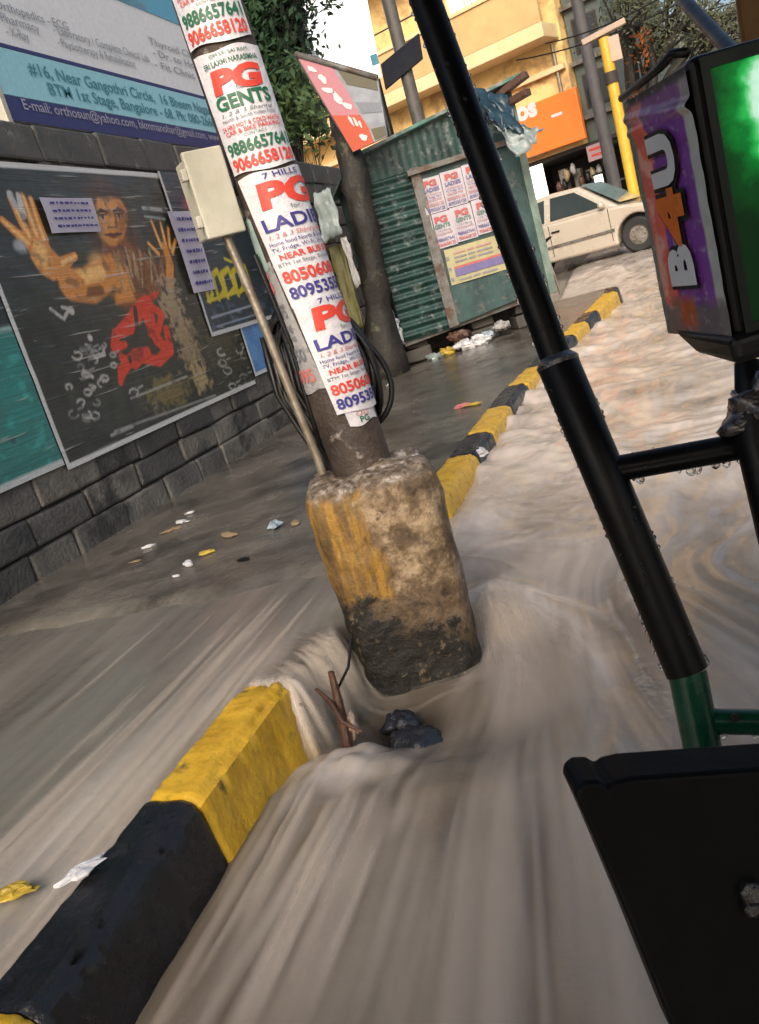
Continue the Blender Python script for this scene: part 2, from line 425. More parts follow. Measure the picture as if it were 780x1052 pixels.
def streak(sx, sy, off, det=3):
    mp = N(nt, 'ShaderNodeMapping'); mp.inputs['Scale'].default_value = (sx, sy, 0); mp.inputs['Location'].default_value = (off, off*2, 0); L(at1.outputs['Vector'], mp.inputs[0])
    n = N(nt, 'ShaderNodeTexNoise', Scale=1, Detail=det, Roughness=.55, Distortion=.25); L(mp.outputs[0], n.inputs['Vector']); return n.outputs['Fac']
s1 = streak(5.0, .55, 0, 3); s2 = streak(19, .8, 5, 2); s3 = streak(2.0, .6, 9, 3); s4 = streak(3.0, 1.2, 21, 2)
c = ramp(nt, s1, [(.30, (.085, .067, .048)), (.50, (.145, .117, .086)), (.70, (.262, .218, .166))]).outputs[0]
fm = N(nt, 'ShaderNodeMath', operation='MULTIPLY'); L(ramp(nt, s2, [(.44, (0, 0, 0)), (.70, (1, 1, 1))]).outputs[0], fm.inputs[0]); L(ramp(nt, s4, [(.42, (.04, .04, .04)), (.64, (.55, .55, .55))]).outputs[0], fm.inputs[1])
c = mixc(nt, fm.outputs[0], c, (.40, .35, .29))
c = mixc(nt, ramp(nt, s3, [(.38, (.6, .6, .6)), (.60, (0, 0, 0))]).outputs[0], c, (.084, .069, .052))
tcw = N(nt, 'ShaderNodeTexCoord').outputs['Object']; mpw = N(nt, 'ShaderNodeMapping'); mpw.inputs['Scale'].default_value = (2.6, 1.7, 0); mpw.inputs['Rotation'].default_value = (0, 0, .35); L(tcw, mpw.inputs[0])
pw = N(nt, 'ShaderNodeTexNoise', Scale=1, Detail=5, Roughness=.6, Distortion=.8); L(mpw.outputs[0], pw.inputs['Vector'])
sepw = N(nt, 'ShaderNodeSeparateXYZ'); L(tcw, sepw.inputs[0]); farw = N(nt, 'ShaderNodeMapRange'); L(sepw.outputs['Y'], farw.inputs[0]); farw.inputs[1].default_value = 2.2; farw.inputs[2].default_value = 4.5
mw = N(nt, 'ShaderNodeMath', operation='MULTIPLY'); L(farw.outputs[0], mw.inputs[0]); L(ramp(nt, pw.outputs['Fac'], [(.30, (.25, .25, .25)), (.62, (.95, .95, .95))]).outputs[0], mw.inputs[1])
c = mixc(nt, mw.outputs[0], c, (.66, .56, .47))  # foam patches paled with distance; the sky's sheen is put into the colour
# the water on the footpath runs thin and greyer
sep = N(nt, 'ShaderNodeSeparateXYZ'); L(at1.outputs['Vector'], sep.inputs[0])
tcol = ramp(nt, s1, [(.30, (.10, .092, .078)), (.72, (.19, .175, .155))]).outputs[0]
c = mixc(nt, sep.outputs['Z'], c, tcol)
ff = N(nt, 'ShaderNodeMath', operation='MULTIPLY'); L(at2.outputs['Fac'], ff.inputs[0])
fr = ramp(nt, s2, [(.25, (.45, .45, .45)), (.6, (1, 1, 1))]); L(fr.outputs[0], ff.inputs[1])
c = mixc(nt, ff.outputs[0], c, (.62, .555, .49))
at3 = N(nt, 'ShaderNodeAttribute', attribute_name='hollow'); c = mixc(nt, at3.outputs['Fac'], c, (.035, .027, .022))  # bare mud at the spill, and the hole's shade put into the colour
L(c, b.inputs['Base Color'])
b.inputs['Roughness'].default_value = .13; b.inputs['IOR'].default_value = 1.4
tc = N(nt, 'ShaderNodeTexCoord').outputs['Object']
n1 = N(nt, 'ShaderNodeTexNoise', Scale=9, Detail=5, Roughness=.6); L(tc, n1.inputs['Vector'])
add = N(nt, 'ShaderNodeMath', operation='MULTIPLY_ADD'); L(s2, add.inputs[0]); add.inputs[1].default_value = .5; L(n1.outputs['Fac'], add.inputs[2])
bp = N(nt, 'ShaderNodeBump', Strength=.2, Distance=.02); L(add.outputs[0], bp.inputs['Height']); L(bp.outputs[0], b.inputs['Normal'])
me.materials.append(m)

# silky veils of white water: soft ribbons that follow the current and the spill over the broken kerb
class Veil:
    def __init__(self): self.V = []; self.F = []; self.A = []
    def ribbon(self, pts, width, alpha, nrm=None, fade=(.25, .35)):
        pts = [np.array(p, float) for p in pts]; k = len(pts); n = 7; o = len(self.V)
        for i, p in enumerate(pts):
            t = pts[min(i+1, k-1)]-pts[max(i-1, 0)]; t /= np.linalg.norm(t)+1e-9
            sd = np.cross(t, nrm if nrm is not None else (0, 0, 1)); sd /= np.linalg.norm(sd)+1e-9
            q = i/(k-1); w_ = width[0]+(width[1]-width[0])*q
            al = alpha*min(1, q/fade[0])*min(1, (1-q)/fade[1])
            for j in range(n):
                f_ = 2*j/(n-1)-1; self.V.append(p+sd*w_*.5*f_+np.array([0, 0, .006*(1-f_*f_)])); self.A.append(al*(1-f_*f_)**1.5)
        self.F += [(o+i*n+j, o+i*n+j+1, o+(i+1)*n+j+1, o+(i+1)*n+j) for i in range(k-1) for j in range(n-1)]
    def build(self, name, col):
        me = bpy.data.meshes.new(name); me.from_pydata([tuple(v) for v in self.V], [], self.F); me.polygons.foreach_set('use_smooth', [True]*len(me.polygons))
        me.attributes.new('thickness', 'FLOAT', 'POINT').data.foreach_set('value', np.array(self.A, np.float32)); me.update()
        o = bpy.data.objects.new(name, me); COL.objects.link(o)
        m, nt, b = new_mat(name+'_foam'); at_ = N(nt, 'ShaderNodeAttribute', attribute_name='thickness'); nt.links.new(at_.outputs['Fac'], b.inputs['Alpha'])
        b.inputs['Base Color'].default_value = (*col, 1); b.inputs['Roughness'].default_value = .35; me.materials.append(m); return tag(o, kind='structure')
rg = random.Random(5); vl = Veil()
tl = (LIPB-LIPA); tl = tl/np.hypot(*tl); nl = np.array([tl[1], -tl[0]])
for k in range(110):
    t = rg.uniform(-.05, 1.12)
    if (abs(t-.24) < .05 or abs(t-.58) < .05) and rg.random() < .8: continue          # gaps where the debris shows
    st = LIPA+(LIPB-LIPA)*t; z0 = .128+rg.uniform(-.006, .012); thr = rg.uniform(.07, .15); dr = rg.uniform(.20, .30); pts = []
    dirn = nl*.8+np.array([.0, -.35])+np.array([rg.uniform(-.1, .1), rg.uniform(-.1, .1)]); bk = rg.uniform(.04, .16)
    bk += .08
    for i in range(7):
        b_ = st-dirn*bk*(1-i/7); pts.append((*b_, max(z0+.004, float(water(np.array([b_[0]]), np.array([b_[1]]))[0][0])+.005)))
    for i in range(11):
        q = i/10; pts.append((*(st+dirn*thr*q), z0+.004-dr*q**1.9))
    vl.ribbon(pts, (rg.uniform(.03, .06), rg.uniform(.035, .08)), rg.uniform(.2, .65), np.array([nl[0], nl[1], .6]), (.5, .4))
def stream(x, y, ln, wd, al, fan=True, n=16):
    pts = []
    ps0 = None
    for i in range(n):
        yy = y-ln*i/(n-1); xx = x
        if fan: 
            k0 = (x+.80)/max(4.1-min(y, 3.1), .9); xx = -.80+k0*max(4.1-min(yy, 3.1), .9)
        pts.append((xx, yy))
    P_ = np.array(pts); zz = water(P_[:, 0], P_[:, 1])[0]
    vl.ribbon([(p[0], p[1], z_+.005) for p, z_ in zip(pts, zz)], wd, al)
for k in range(150):       # off the right flank of the plinth and down the road
    y = rg.uniform(1.5, 3.0); x = rg.gauss(-.55, .22) if k < 90 else rg.uniform(-1.05, .5)
    if math.hypot(x-PXC, y-PYC) < .27 or (x < -.7 and y > 2.0): continue
    stream(x, y, rg.uniform(.4, 1.3), (rg.uniform(.015, .05), rg.uniform(.04, .14)), rg.uniform(.06, .30)*(1 if x < 0 else .6))
for k in range(26):        # below the spill
    x = rg.uniform(-1.16, -.8); y = rg.uniform(1.6, 1.95); stream(x, y, rg.uniform(.3, .9), (rg.uniform(.02, .05), rg.uniform(.03, .08)), rg.uniform(.15, .5), False)
for k in range(60):        # along the back of the near kerb stones
    x = -1.42-abs(rg.gauss(0, .28)); y = rg.uniform(1.6, 3.0); stream(x, y, rg.uniform(.4, 1.2), (rg.uniform(.012, .04), rg.uniform(.03, .10)), rg.uniform(.05, .28), False)
for k in range(40):        # thrown off the right flank of the plinth
    a0 = rg.uniform(.6, 1.5); r_ = .25+rg.uniform(0, .10); pts = []
    out = rg.uniform(.0, 1.0); a1 = .45-.5*(1-out)
    for i in range(10):
        q = i/9; a = a0+(a1-a0)*q; pts.append((PXC+(r_+.03*q)*math.cos(a), PYC+(r_+.03*q)*math.sin(a)))
    tx, ty = math.sin(a1), -math.cos(a1); p = np.array(pts[-1])
    vx, vy = tx*.9+.25*out, ty*.5-.35
    for i in range(1, 12): 
        vx *= .90; vy = vy*.9-.10; p = p+np.array([vx, vy])*.075; pts.append((p[0], p[1]))
    P_ = np.array(pts); zz = water(P_[:, 0], P_[:, 1])[0]; vl.ribbon([(p_[0], p_[1], z_+.006) for p_, z_ in zip(pts, zz)], (.02, rg.uniform(.05, .14)), rg.uniform(.2, .55), fade=(.3, .6))
for k in range(46):        # the white wave curling off the plinth and fanning out over the road
    u_ = rg.random(); p = np.array([-.80+.14*rg.random()*u_, 3.12-.35*rg.random()]); a = -.55-.95*(1-u_)+rg.uniform(-.08, .08); ln = rg.uniform(.35, 1.0); pts = []
    if np.hypot(p[0]-PXC, p[1]-PYC) < .26: p[0] = PXC+.28
    for i in range(16):
        pts.append((p[0], p[1])); a -= .035*(.3+u_); p = p+np.array([math.cos(a), math.sin(a)])*ln/15
    P_ = np.array(pts); zz = water(P_[:, 0], P_[:, 1])[0]; vl.ribbon([(p_[0], p_[1], z_+.007+.012*math.sin(PI*i/15)*u_) for i, (p_, z_) in enumerate(zip(pts, zz))], (.02, rg.uniform(.05, .12)), rg.uniform(.2, .58), fade=(.3, .65))
for k in range(26):        # froth along the waterline of the plinth
    rad = .208+.10*rg.random()**1.5; a0 = math.radians(rg.uniform(-200, 60)); a1 = a0+rg.uniform(.4, 1.2); pts = []
    for i in range(14):
        an = a0+(a1-a0)*i/13; q = rad/(abs(math.cos(an))**4.6+abs(math.sin(an))**4.6)**(1/4.6); w_ = an+math.radians(20)
        pts.append((-1.0+q*math.cos(w_), 2.685+q*math.sin(w_)))
    P_ = np.array(pts); zz = water(P_[:, 0], P_[:, 1])[0]; vl.ribbon([(p_[0], p_[1], z_+.006) for p_, z_ in zip(pts, zz)], (.03, rg.uniform(.04, .08)), rg.uniform(.10, .32), fade=(.45, .45))
for k in range(70):        # standing crest by the first far kerb stone
    x0, y0_ = rg.uniform(-1.08, -.55), rg.uniform(3.3, 4.15)
    if y0_ < 3.3 + (x0+1.08)*-.5: continue
    pts = []; bend = rg.uniform(-.2, .3); ln = rg.uniform(.15, .45); a = rg.uniform(-1.1, -.3)
    for i in range(10):
        q = i/9; pts.append((x0+ln*q*math.cos(a+bend*q), y0_+ln*q*math.sin(a+bend*q)))
    P_ = np.array(pts); zz = water(P_[:, 0], P_[:, 1])[0]; vl.ribbon([(p_[0], p_[1], z_+.006) for p_, z_ in zip(pts, zz)], (.03, rg.uniform(.06, .12)), rg.uniform(.10, .35), fade=(.45, .5))
for k in range(34):        # water sheeting over the broken end of the yellow stone
    st = np.array([rg.uniform(-1.33, -1.2), 2.085]); pts = [(st[0]-.02, 2.2, .135), (st[0]-.01, 2.14, .165), (st[0], 2.09, .175)]
    dx_ = rg.uniform(.02, .10); dy_ = rg.uniform(-.14, -.03)
    for i in range(1, 9):
        q = i/8; pts.append((st[0]+.01+dx_*q, st[1]+dy_*q, .175-.25*q**1.7))
    vl.ribbon(pts, (rg.uniform(.012, .03), rg.uniform(.02, .045)), rg.uniform(.2, .7), np.array([.4, -.6, .6]), (.2, .4))
vl.build('floodwater_spray', (.60, .52, .43))

# ---------------------------------------------------------------- boundary wall
WX = -3.5
T = thing('boundary_wall', 'long dark concrete block wall behind the pasted cinema posters', 'wall', (WX, 4, 0))
mb = MB(); mb.box((WX-.14, 5.35, 1.25), (.2, 13.0, 3.1), mi=1)
z = -.2; row = 0
while z < 2.5:
    h = random.choice([.19, .22, .25, .27]); h = min(h, 2.52-z+.05); y = -1.2-(row % 2)*.25
    while y < 11.7:
        l = random.choice([.34, .42, .5, .56, .62]); l = min(l, 11.82-y)
        if l > .08: mb.box((WX-.06+random.uniform(-.012, .008), y+l/2, z+h/2), (.12, l-.012, h-.012), mi=random.choice([0, 0, 2, 3]), jit=.011)
        y += l
    z += h; row += 1
mb.build('blockwork', [M_block, M_mortar, mat('pale_block', (.20, .185, .16), (.095, .088, .078), 4, .65, .2, .7, 30, stain=(.04, .04, .037), st_scale=2.4, bdist=.018), mat('dark_block', (.085, .083, .08), (.035, .035, .036), 3, .6, .2, .7, 32, bdist=.018)], T, bevel=.02, seg=3)
mb = MB(); y = -1.2
while y < 11.7:
    l = min(random.uniform(.5, .8), 11.84-y); mb.box((WX-.09, y+l/2, 2.66), (.22, l-.015, .24), jit=.012); y += l
mb.build('coping', M_coping, T, bevel=.02)

# ---------------------------------------------------------------- cinema posters (generic printed pictures)
PXP = WX+.022
def wallyz(q, x=PXP): p = onx(q[0], q[1], x); return (p[1], p[2])
def K(x, y): return wallyz((x/2.889, y/2.889+160))
def KK(*pts): return [K(*p) for p in pts]
def wall_sheet(name, y0, y1, z0, z1, x, paintfn, base, material, label, cat, res=.008, group=None, lift=.004, border=None):
    nu, nv = int((y1-y0)/res), int((z1-z0)/res)
    U, Vv = np.meshgrid(np.linspace(y0, y1, nu+1), np.linspace(z0, z1, nv+1))
    P = Paint(U, Vv, base); paintfn(P)
    if border:
        bw, bc, sides = border
        d = np.full(U.shape, 9.)
        if 'l' in sides: d = np.minimum(d, U-y0)
        if 'r' in sides: d = np.minimum(d, y1-U)
        if 'b' in sides: d = np.minimum(d, Vv-z0)
        if 't' in sides: d = np.minimum(d, z1-Vv)
        P.mask(1-sstep(bw-.006, bw+.006, d), bc)
    bump = lift*fbm(U*2.2, Vv*2.6, 3)
    def fn(u, v):
        i, j = int(round(u*nu)), int(round(v*nv)); return (x+bump[j, i], U[j, i], Vv[j, i])
    o = printed(name, fn, nu, nv, P.c, material)
    recentre(o, (x, (y0+y1)/2, z0)); return tag(o, label, cat, group)
OR = (.60, .24, .045); ORL = (.80, .47, .16); ORD = (.20, .07, .02); GOLD = (.52, .33, .09)
def main_poster(P):
    n = fbm(P.X*5, P.Y*5, 4)
    P.c *= (1+.5*n[..., None]); P.mask(.5*sstep(.3, .9, fbm(P.X*3+4, P.Y*1.5, 3)), (.05, .06, .035))
    # lighter haze behind the figure
    P.ell(K(380, 330), .75, .6, (.055, .05, .035), .9)
    # far hand and forearm
    P.taper(KK((470, 380), (490, 330), (495, 280)), [.13, .12, .10], ORD); P.taper(KK((505, 375), (505, 320), (490, 270)), [.10, .10, .08], OR)
    for a, b2 in (((480, 270), (450, 195)), ((492, 262), (478, 200)), ((505, 270), (500, 215)), ((512, 285), (522, 250)), ((470, 290), (440, 260))):
        P.taper(KK(a, b2), [.05, .035], OR)
        P.taper(KK(a, b2), [.02, .012], ORL)
    # hair, head, neck
    P.ell(K(322, 165), .22, .25, (.075, .03, .012), .35); P.ell(K(290, 235), .10, .22, (.07, .03, .012), .6); P.ell(K(385, 225), .10, .24, (.09, .04, .015), .6)
    P.poly(KK((306, 240), (372, 235), (410, 300), (300, 315)), ORD, .02)
    P.poly(KK((276, 160), (290, 128), (322, 118), (356, 128), (376, 160), (378, 205), (366, 245), (346, 268), (326, 266), (300, 240), (280, 205)), OR, .015)
    P.poly(KK((292, 132), (322, 122), (340, 128), (338, 158), (296, 162)), (.62, .30, .09), .04)
    P.poly(KK((352, 140), (376, 165), (374, 215), (350, 262), (352, 200)), (.30, .11, .025), .04)
    P.ell(K(300, 205), .07, .09, (.62, .30, .09), .8)
    P.taper(KK((284, 172), (300, 162), (318, 168)), [.012, .03, .018], (.03, .012, .008)); P.taper(KK((336, 166), (352, 158), (370, 166)), [.018, .03, .012], (.03, .012, .008))
    P.ell(K(303, 181), .034, .017, (.45, .34, .26)); P.ell(K(352, 177), .034, .017, (.42, .31, .24)); P.ell(K(304, 181), .016, .018, (.02, .01, .008)); P.ell(K(353, 177), .016, .018, (.02, .01, .008))
    P.line(KK((290, 176), (316, 174)), .012, (.04, .015, .01)); P.line(KK((340, 172), (366, 171)), .012, (.04, .015, .01))
    P.taper(KK((330, 170), (334, 208)), [.018, .045], (.64, .33, .11)); P.taper(KK((342, 172), (346, 205)), [.02, .04], (.24, .09, .02)); P.line(KK((320, 213), (350, 211)), .014, (.16, .05, .015))
    P.poly(KK((312, 234), (330, 228), (338, 231), (346, 227), (362, 231), (340, 247)), (.17, .035, .02), .008); P.line(KK((313, 235), (361, 231)), .010, (.04, .01, .01)); P.line(KK((322, 251), (352, 248)), .016, (.60, .29, .09))
    P.mask((1-sstep(.0, .08, seg_d(P.X, P.Y, *KK((300, 112), (352, 108)))))*.9, (.05, .02, .01))
    # shoulders, chest
    P.poly(KK((262, 310), (330, 285), (400, 270), (450, 300), (486, 350), (480, 410), (430, 450), (370, 455), (330, 420), (275, 370)), ORD, .03)
    P.poly(KK((270, 318), (330, 290), (352, 330), (340, 380), (285, 372)), OR, .02); P.poly(KK((330, 310), (380, 330), (402, 430), (345, 440)), OR, .03)
    P.ell(K(300, 330), .10, .08, ORL, .8)
    for k in range(40):   # pale cords and beads over the chest
        a = (random.uniform(335, 460), random.uniform(270, 330)); P.line(KK(a, (a[0]+random.uniform(5, 30), a[1]+random.uniform(30, 90))), .014, random.choice([(.42, .34, .20), (.34, .2, .08), (.12, .06, .03)]), .012)
    # near arm and hand
    P.taper(KK((330, 345), (265, 385), (205, 385)), [.20, .24, .20], OR, .02); P.taper(KK((300, 345), (230, 365)), [.10, .09], ORL, .03); P.taper(KK((300, 400), (235, 410)), [.08, .07], ORD, .02)
    P.taper(KK((235, 385), (190, 350), (150, 310)), [.16, .17, .17], OR, .015)
    P.poly(KK((75, 255), (105, 228), (135, 240), (155, 285), (178, 310), (215, 290), (228, 303), (198, 345), (160, 372), (120, 350), (90, 300)), OR, .012)
    P.ell(K(120, 290), .07, .09, ORL, .8)
    for a, b2 in (((82, 258), (8, 192)), ((85, 238), (30, 128)), ((108, 235), (68, 120)), ((130, 245), (92, 130)), ((185, 320), (224, 297))):
        P.taper(KK(a, b2), [.085, .05], OR); P.taper(KK(a, b2), [.035, .02], ORL)
    P.taper(KK((45, 150), (30, 118)), [.05, .06], (.45, .45, .44)); P.taper(KK((68, 175), (55, 120)), [.06, .05], (.5, .5, .5)); P.ell(K(60, 270), .05, .04, (.35, .38, .42), .5)
    # standing pale shape lower right, mottled foliage
    n2 = fbm(P.X*14, P.Y*14, 4)
    for c_, rx, ry, colr in ((K(515, 450), .20, .30, (.36, .27, .17)), (K(560, 560), .20, .35, (.30, .22, .13)), (K(600, 660), .16, .14, (.34, .26, .12)), (K(500, 700), .35, .14, (.16, .12, .04)), (K(650, 560), .35, .30, (.06, .055, .035))):
        d = np.hypot((P.X-c_[0])/rx, (P.Y-c_[1])/ry); P.mask((1-sstep(.5, 1.05, d+.6*n2))*.9, colr)
    P.mask(sstep(.55, .8, n2)*sstep(K(440, 0)[0], K(600, 0)[0], P.X)*(1-sstep(K(0, 640)[1], K(0, 430)[1], P.Y))*.6, (.5, .46, .38))
    # red brush lettering
    RD = (.60, .045, .015)
    for pts, ws in ((((470, 405), (420, 445), (390, 500), (345, 530)), [.02, .11, .14, .07]), (((345, 530), (340, 570), (372, 560)), [.08, .08, .05]), (((440, 470), (455, 530), (490, 570)), [.16, .13, .10]),
                    (((495, 520), (505, 575), (470, 610), (425, 600)), [.09, .09, .09, .08]), (((440, 580), (400, 590), (362, 640), (358, 672)), [.07, .08, .09, .05]), (((362, 600), (400, 620), (420, 600)), [.07, .07, .07]), (((430, 430), (480, 470), (470, 520)), [.08, .07, .06])):
        P.taper(KK(*pts), ws, RD, .008)
    P.line(KK((402, 455), (408, 520), (395, 560)), .05, (.04, .03, .02)); P.ell(K(450, 555), .035, .045, (.05, .03, .02), .3); P.ell(K(386, 605), .025, .03, (.05, .03, .02), .3)
    # white scrawl
    WH = (.42, .42, .40)
    for q_ in range(34):
        cx_, cy_ = (random.gauss(285, 34), random.uniform(560, 800)) if q_ < 24 else (random.uniform(625, 730), random.uniform(545, 690))
        rr_ = random.uniform(8, 15); a0 = random.uniform(0, 6.28); sw = random.uniform(3.2, 5.6); al = random.uniform(.35, 1)
        arc = [(cx_+rr_*math.cos(a0+sw*t/6), cy_+rr_*.8*math.sin(a0+sw*t/6)) for t in range(7)]
        P.line(KK(*arc), .017, tuple(np.array(WH)*al)); 
        if q_ % 2: P.line(KK((cx_+rr_, cy_-rr_), (cx_+rr_*2, cy_-rr_*1.5)), .014, tuple(np.array(WH)*al))
    P.line(KK((150, 455), (190, 485), (205, 455), (185, 450)), .025, WH); P.ell(K(212, 460), .03, .03, WH); P.ell(K(268, 540), .025, .025, WH)
    P.line(KK((268, 600), (310, 590), (305, 565)), .03, WH); P.line(KK((250, 640), (275, 655)), .03, WH)
    for k in range(2): P.line(KK((340, 820-k*3), (640, 712-k*3)), .010, (.25, .25, .24))
    P.line(KK((390, 720), (555, 655)), .016, (.3, .3, .28)); P.line(KK((330, 830), (395, 803)), .02, (.33, .33, .32))
    P.line(KK((425, 155), (480, 160)), .03, (.30, .33, .33)); P.line(KK((430, 180), (490, 188)), .02, (.25, .28, .28))
    P.mask(sstep(.30, .7, fbm(P.X*7+9, P.Y*7, 4))*.5, (.018, .02, .015)); P.c *= (1+.14*fbm(P.X*30+P.Y*11, P.Y*30-P.X*11, 3))[..., None]; P.c = np.clip(P.c, .004, 1)
ms = wall_sheet('cinema_poster', 4.33, 7.21, .66, 2.515, PXP, main_poster, (.022, .024, .018), M_print, 'large dark cinema poster of a man thrusting out his palms, red brush lettering', 'poster', border=(.035, (.58, .60, .60), 'lbt'))
def teal_poster(P):
    n = fbm(P.X*4, P.Y*7, 4); P.mask(np.clip(.5+.8*n, 0, 1), (.02, .16, .15))
    P.mask(sstep(1.52, 1.56, P.Y), (.012, .018, .02)); P.mask(sstep(.25, .7, fbm(P.X*7, P.Y*12+3, 3))*(1-sstep(1.5, 1.54, P.Y)), (.03, .30, .27))
    P.line([(3.0, 1.55), (4.33, 1.55)], .03, (.25, .4, .4)); P.mask(sstep(.4, .8, fbm(P.X*5+3, P.Y*5+8, 3))*(1-sstep(.95, 1.1, P.Y)), (.02, .05, .07))
wall_sheet('cinema_poster', 2.6, 4.322, .70, 2.45, PXP-.004, teal_poster, (.02, .20, .19), M_print, 'teal green sea poster left of the dark man poster', 'poster', res=.016, border=(.035, (.5, .54, .55), 'b'))
def blue_poster(P): P.mask(np.clip(.5+fbm(P.X*5, P.Y*5, 3), 0, 1), (.08, .22, .5))
wall_sheet('cinema_poster', 7.25, 7.9, .72, 1.6, PXP-.003, blue_poster, (.12, .30, .62), M_print, 'narrow strip of bright blue poster showing beside the black cables', 'poster', res=.02, border=(.03, (.6, .63, .65), 'lb'))
def side_poster(P):
    n = fbm(P.X*4, P.Y*4, 4); P.mask(np.clip(.4+n, 0, 1), (.015, .03, .045)); P.mask(sstep(1.6, 1.3, P.Y)*sstep(.1, .6, fbm(P.X*9, P.Y*14, 3)), (.05, .09, .16))
    P.line([(6.75, 1.32), (7.7, 1.34)], .02, (.25, .3, .4)); P.line([(6.8, 1.24), (7.6, 1.25)], .015, (.2, .25, .35))
    P.ell((7.05, 2.26), .15, .06, (.25, .06, .12), .5)
    YL = (.55, .46, .02)
    for a in ((6.83, 6.86), (7.02, 7.10), (7.20, 7.32), (7.42, 7.5), (7.6, 7.68)):
        P.taper([(a[0]-.02, 1.46), (a[0], 1.66), (a[1]+.04, 1.70), (a[1]+.05, 1.52), (a[0]+.03, 1.48)], [.05, .06, .05, .05, .04], YL, .01)
    P.line([(6.78, 1.46), (7.72, 1.50)], .03, YL)
    P.line([(6.9, 1.78), (7.0, 1.74)], .03, YL); P.line([(7.35, 1.79), (7.5, 1.75)], .03, YL)
wall_sheet('cinema_poster', 6.65, 8.5, 1.17, 2.53, PXP+.012, side_poster, (.02, .035, .05), M_print, 'dark blue poster with yellow lettering under the cream meter box', 'poster', border=(.035, (.52, .55, .58), 'lb'))
# pasted notices
def notice(name, px, label, big):
    y0, y1, z0, z1 = px
    T = thing(name, label, 'notice', (PXP+.03, (y0+y1)/2, z0))
    x = PXP+.026
    mb = MB().grid(lambda u, v: (x+.006*math.sin(u*5+v*3), y0+(y1-y0)*u+.05*v*(1-u)*0, z0+(z1-z0)*v), 8, 8); mb.build('sheet', M_lav, T, smooth=True)
    mb = MB(); fn = lambda a, c: (x+.012, a, c)
    rgn = random.Random(label)
    for k in range(big):
        zz = z1-(k+.9)*(z1-z0)/(big+.6); yy = y0+.06+rgn.uniform(0, .05); h_ = (z1-z0)/(big+1)*.34
        while yy < y1-.07:      # print too small to read: strokes the length of words
            w_ = rgn.uniform(.018, .05); mb.poly([fn(yy, zz), fn(yy+w_, zz+rgn.uniform(-.004, .004)), fn(yy+w_, zz+h_*rgn.uniform(.7, 1.1)), fn(yy, zz+h_*rgn.uniform(.7, 1.1))]); yy += w_+rgn.uniform(.008, .02)
    # keep lines inside the sheet
    mb.v = [(p[0], min(max(p[1], y0+.03), y1-.03), p[2]) for p in mb.v]
    mb.build('lettering', M_blue, T)
a = wallyz((47, 246)); c_ = wallyz((97, 205))
notice('pasted_notice', (a[0]+.05, c_[0]-.08, a[1]+.03, c_[1]+.0), 'lavender notice pasted beside the poster man\'s raised hand', 4)
a = wallyz((205, 298)); c_ = wallyz((205, 225))
notice('pasted_notice', (a[0]-.16, a[0]+.26, a[1]-.02, c_[1]+.06), 'tall lavender notice pasted above the yellow poster lettering', 7)

# ---------------------------------------------------------------- clinic board
BX = WX-.02
z1 = onx(6, 97, BX)[2]; z2 = onx(3, 44, BX)[2]; z3 = onx(177, 22, BX)[2]; y0 = onx(10, 120, BX)[1]; y1 = onx(262, 150, BX)[1]
print('BOARD', z1, z2, z3, y0, y1)
T = thing('clinic_board', 'blue and white clinic signboard standing on top of the block wall', 'signboard', (BX, y0, 2.8))
zt = 4.6
mb = MB(); mb.box((BX-.03, (y0+y1)/2, (2.8+zt)/2), (.04, y1-y0, zt-2.8)); mb.build('panel', M_boardw, T, bevel=.004)
mb = MB()
for za, zb, mi in ((2.80, z1, 0), (z1+.004, z2-.03, 1), (z2-.026, z2, 0), (z3, zt, 2)): mb.box((BX-.007, (y0+y1)/2, (za+zb)/2), (.006, y1-y0-.01, zb-za), mi=mi)
mb.build('colour_bands', [M_navy, M_sky, M_skyd], T)
mb = MB(); fn = lambda a, c: (BX+.001, a, c)
def bline(s, q, h, mi, q1=None, bold=.012):
    p = onx(*q, BX); w = None
    if q1 is not None: w = onx(*q1, BX)[1]-p[1]
    mb.text(s, h, fn, p[1], p[2], mi, bold=bold, width=w)
bline('#16, Near Gangothri Circle,  16 Bheem Nagar', (31, 76), .115, 0, (216, 112))
bline('BTM 1st Stage, Bangalore - 68. Ph: 080-26684', (52, 97), .115, 0, (224, 126))
bline('E-mail: orthosun@yahoo.com, bkmmanohar@gmail.com, www.', (25, 112), .095, 1, (228, 146))
for s, q, e in (('Orthopedics - ECG', (-4, 8), (68, 22)), ('Pharmacy', (2, 22), (40, 29)), ('- X-Ray', (8, 36), (30, 40)), ('- Laboratory / Complete Clinical Lab', (56, 34), (152, 57)), ('- Physiotherapy & Rehabilitation', (60, 47), (138, 64)),
                ('Thyroid Clinic', (154, 45), (205, 56)), ('- Dr. to Home', (158, 57), (210, 70)), ('- Fit Clinic', (160, 69), (200, 78)), ('Speciality Clinic', (112, -6), (150, 8))):
    bline(s, q, .085, 2, e, .004)
mb.build('lettering', [M_tealink, flat('ink_lilac', (.36, .36, .48)), M_greylt], T)
mb = MB()
for yy in (y0, y1):
    mb = MB(); mb.box((BX-.03, yy, (2.7+zt)/2), (.06, .05, zt-2.7)); mb.build('frame_post', M_cream, T, bevel=.005)
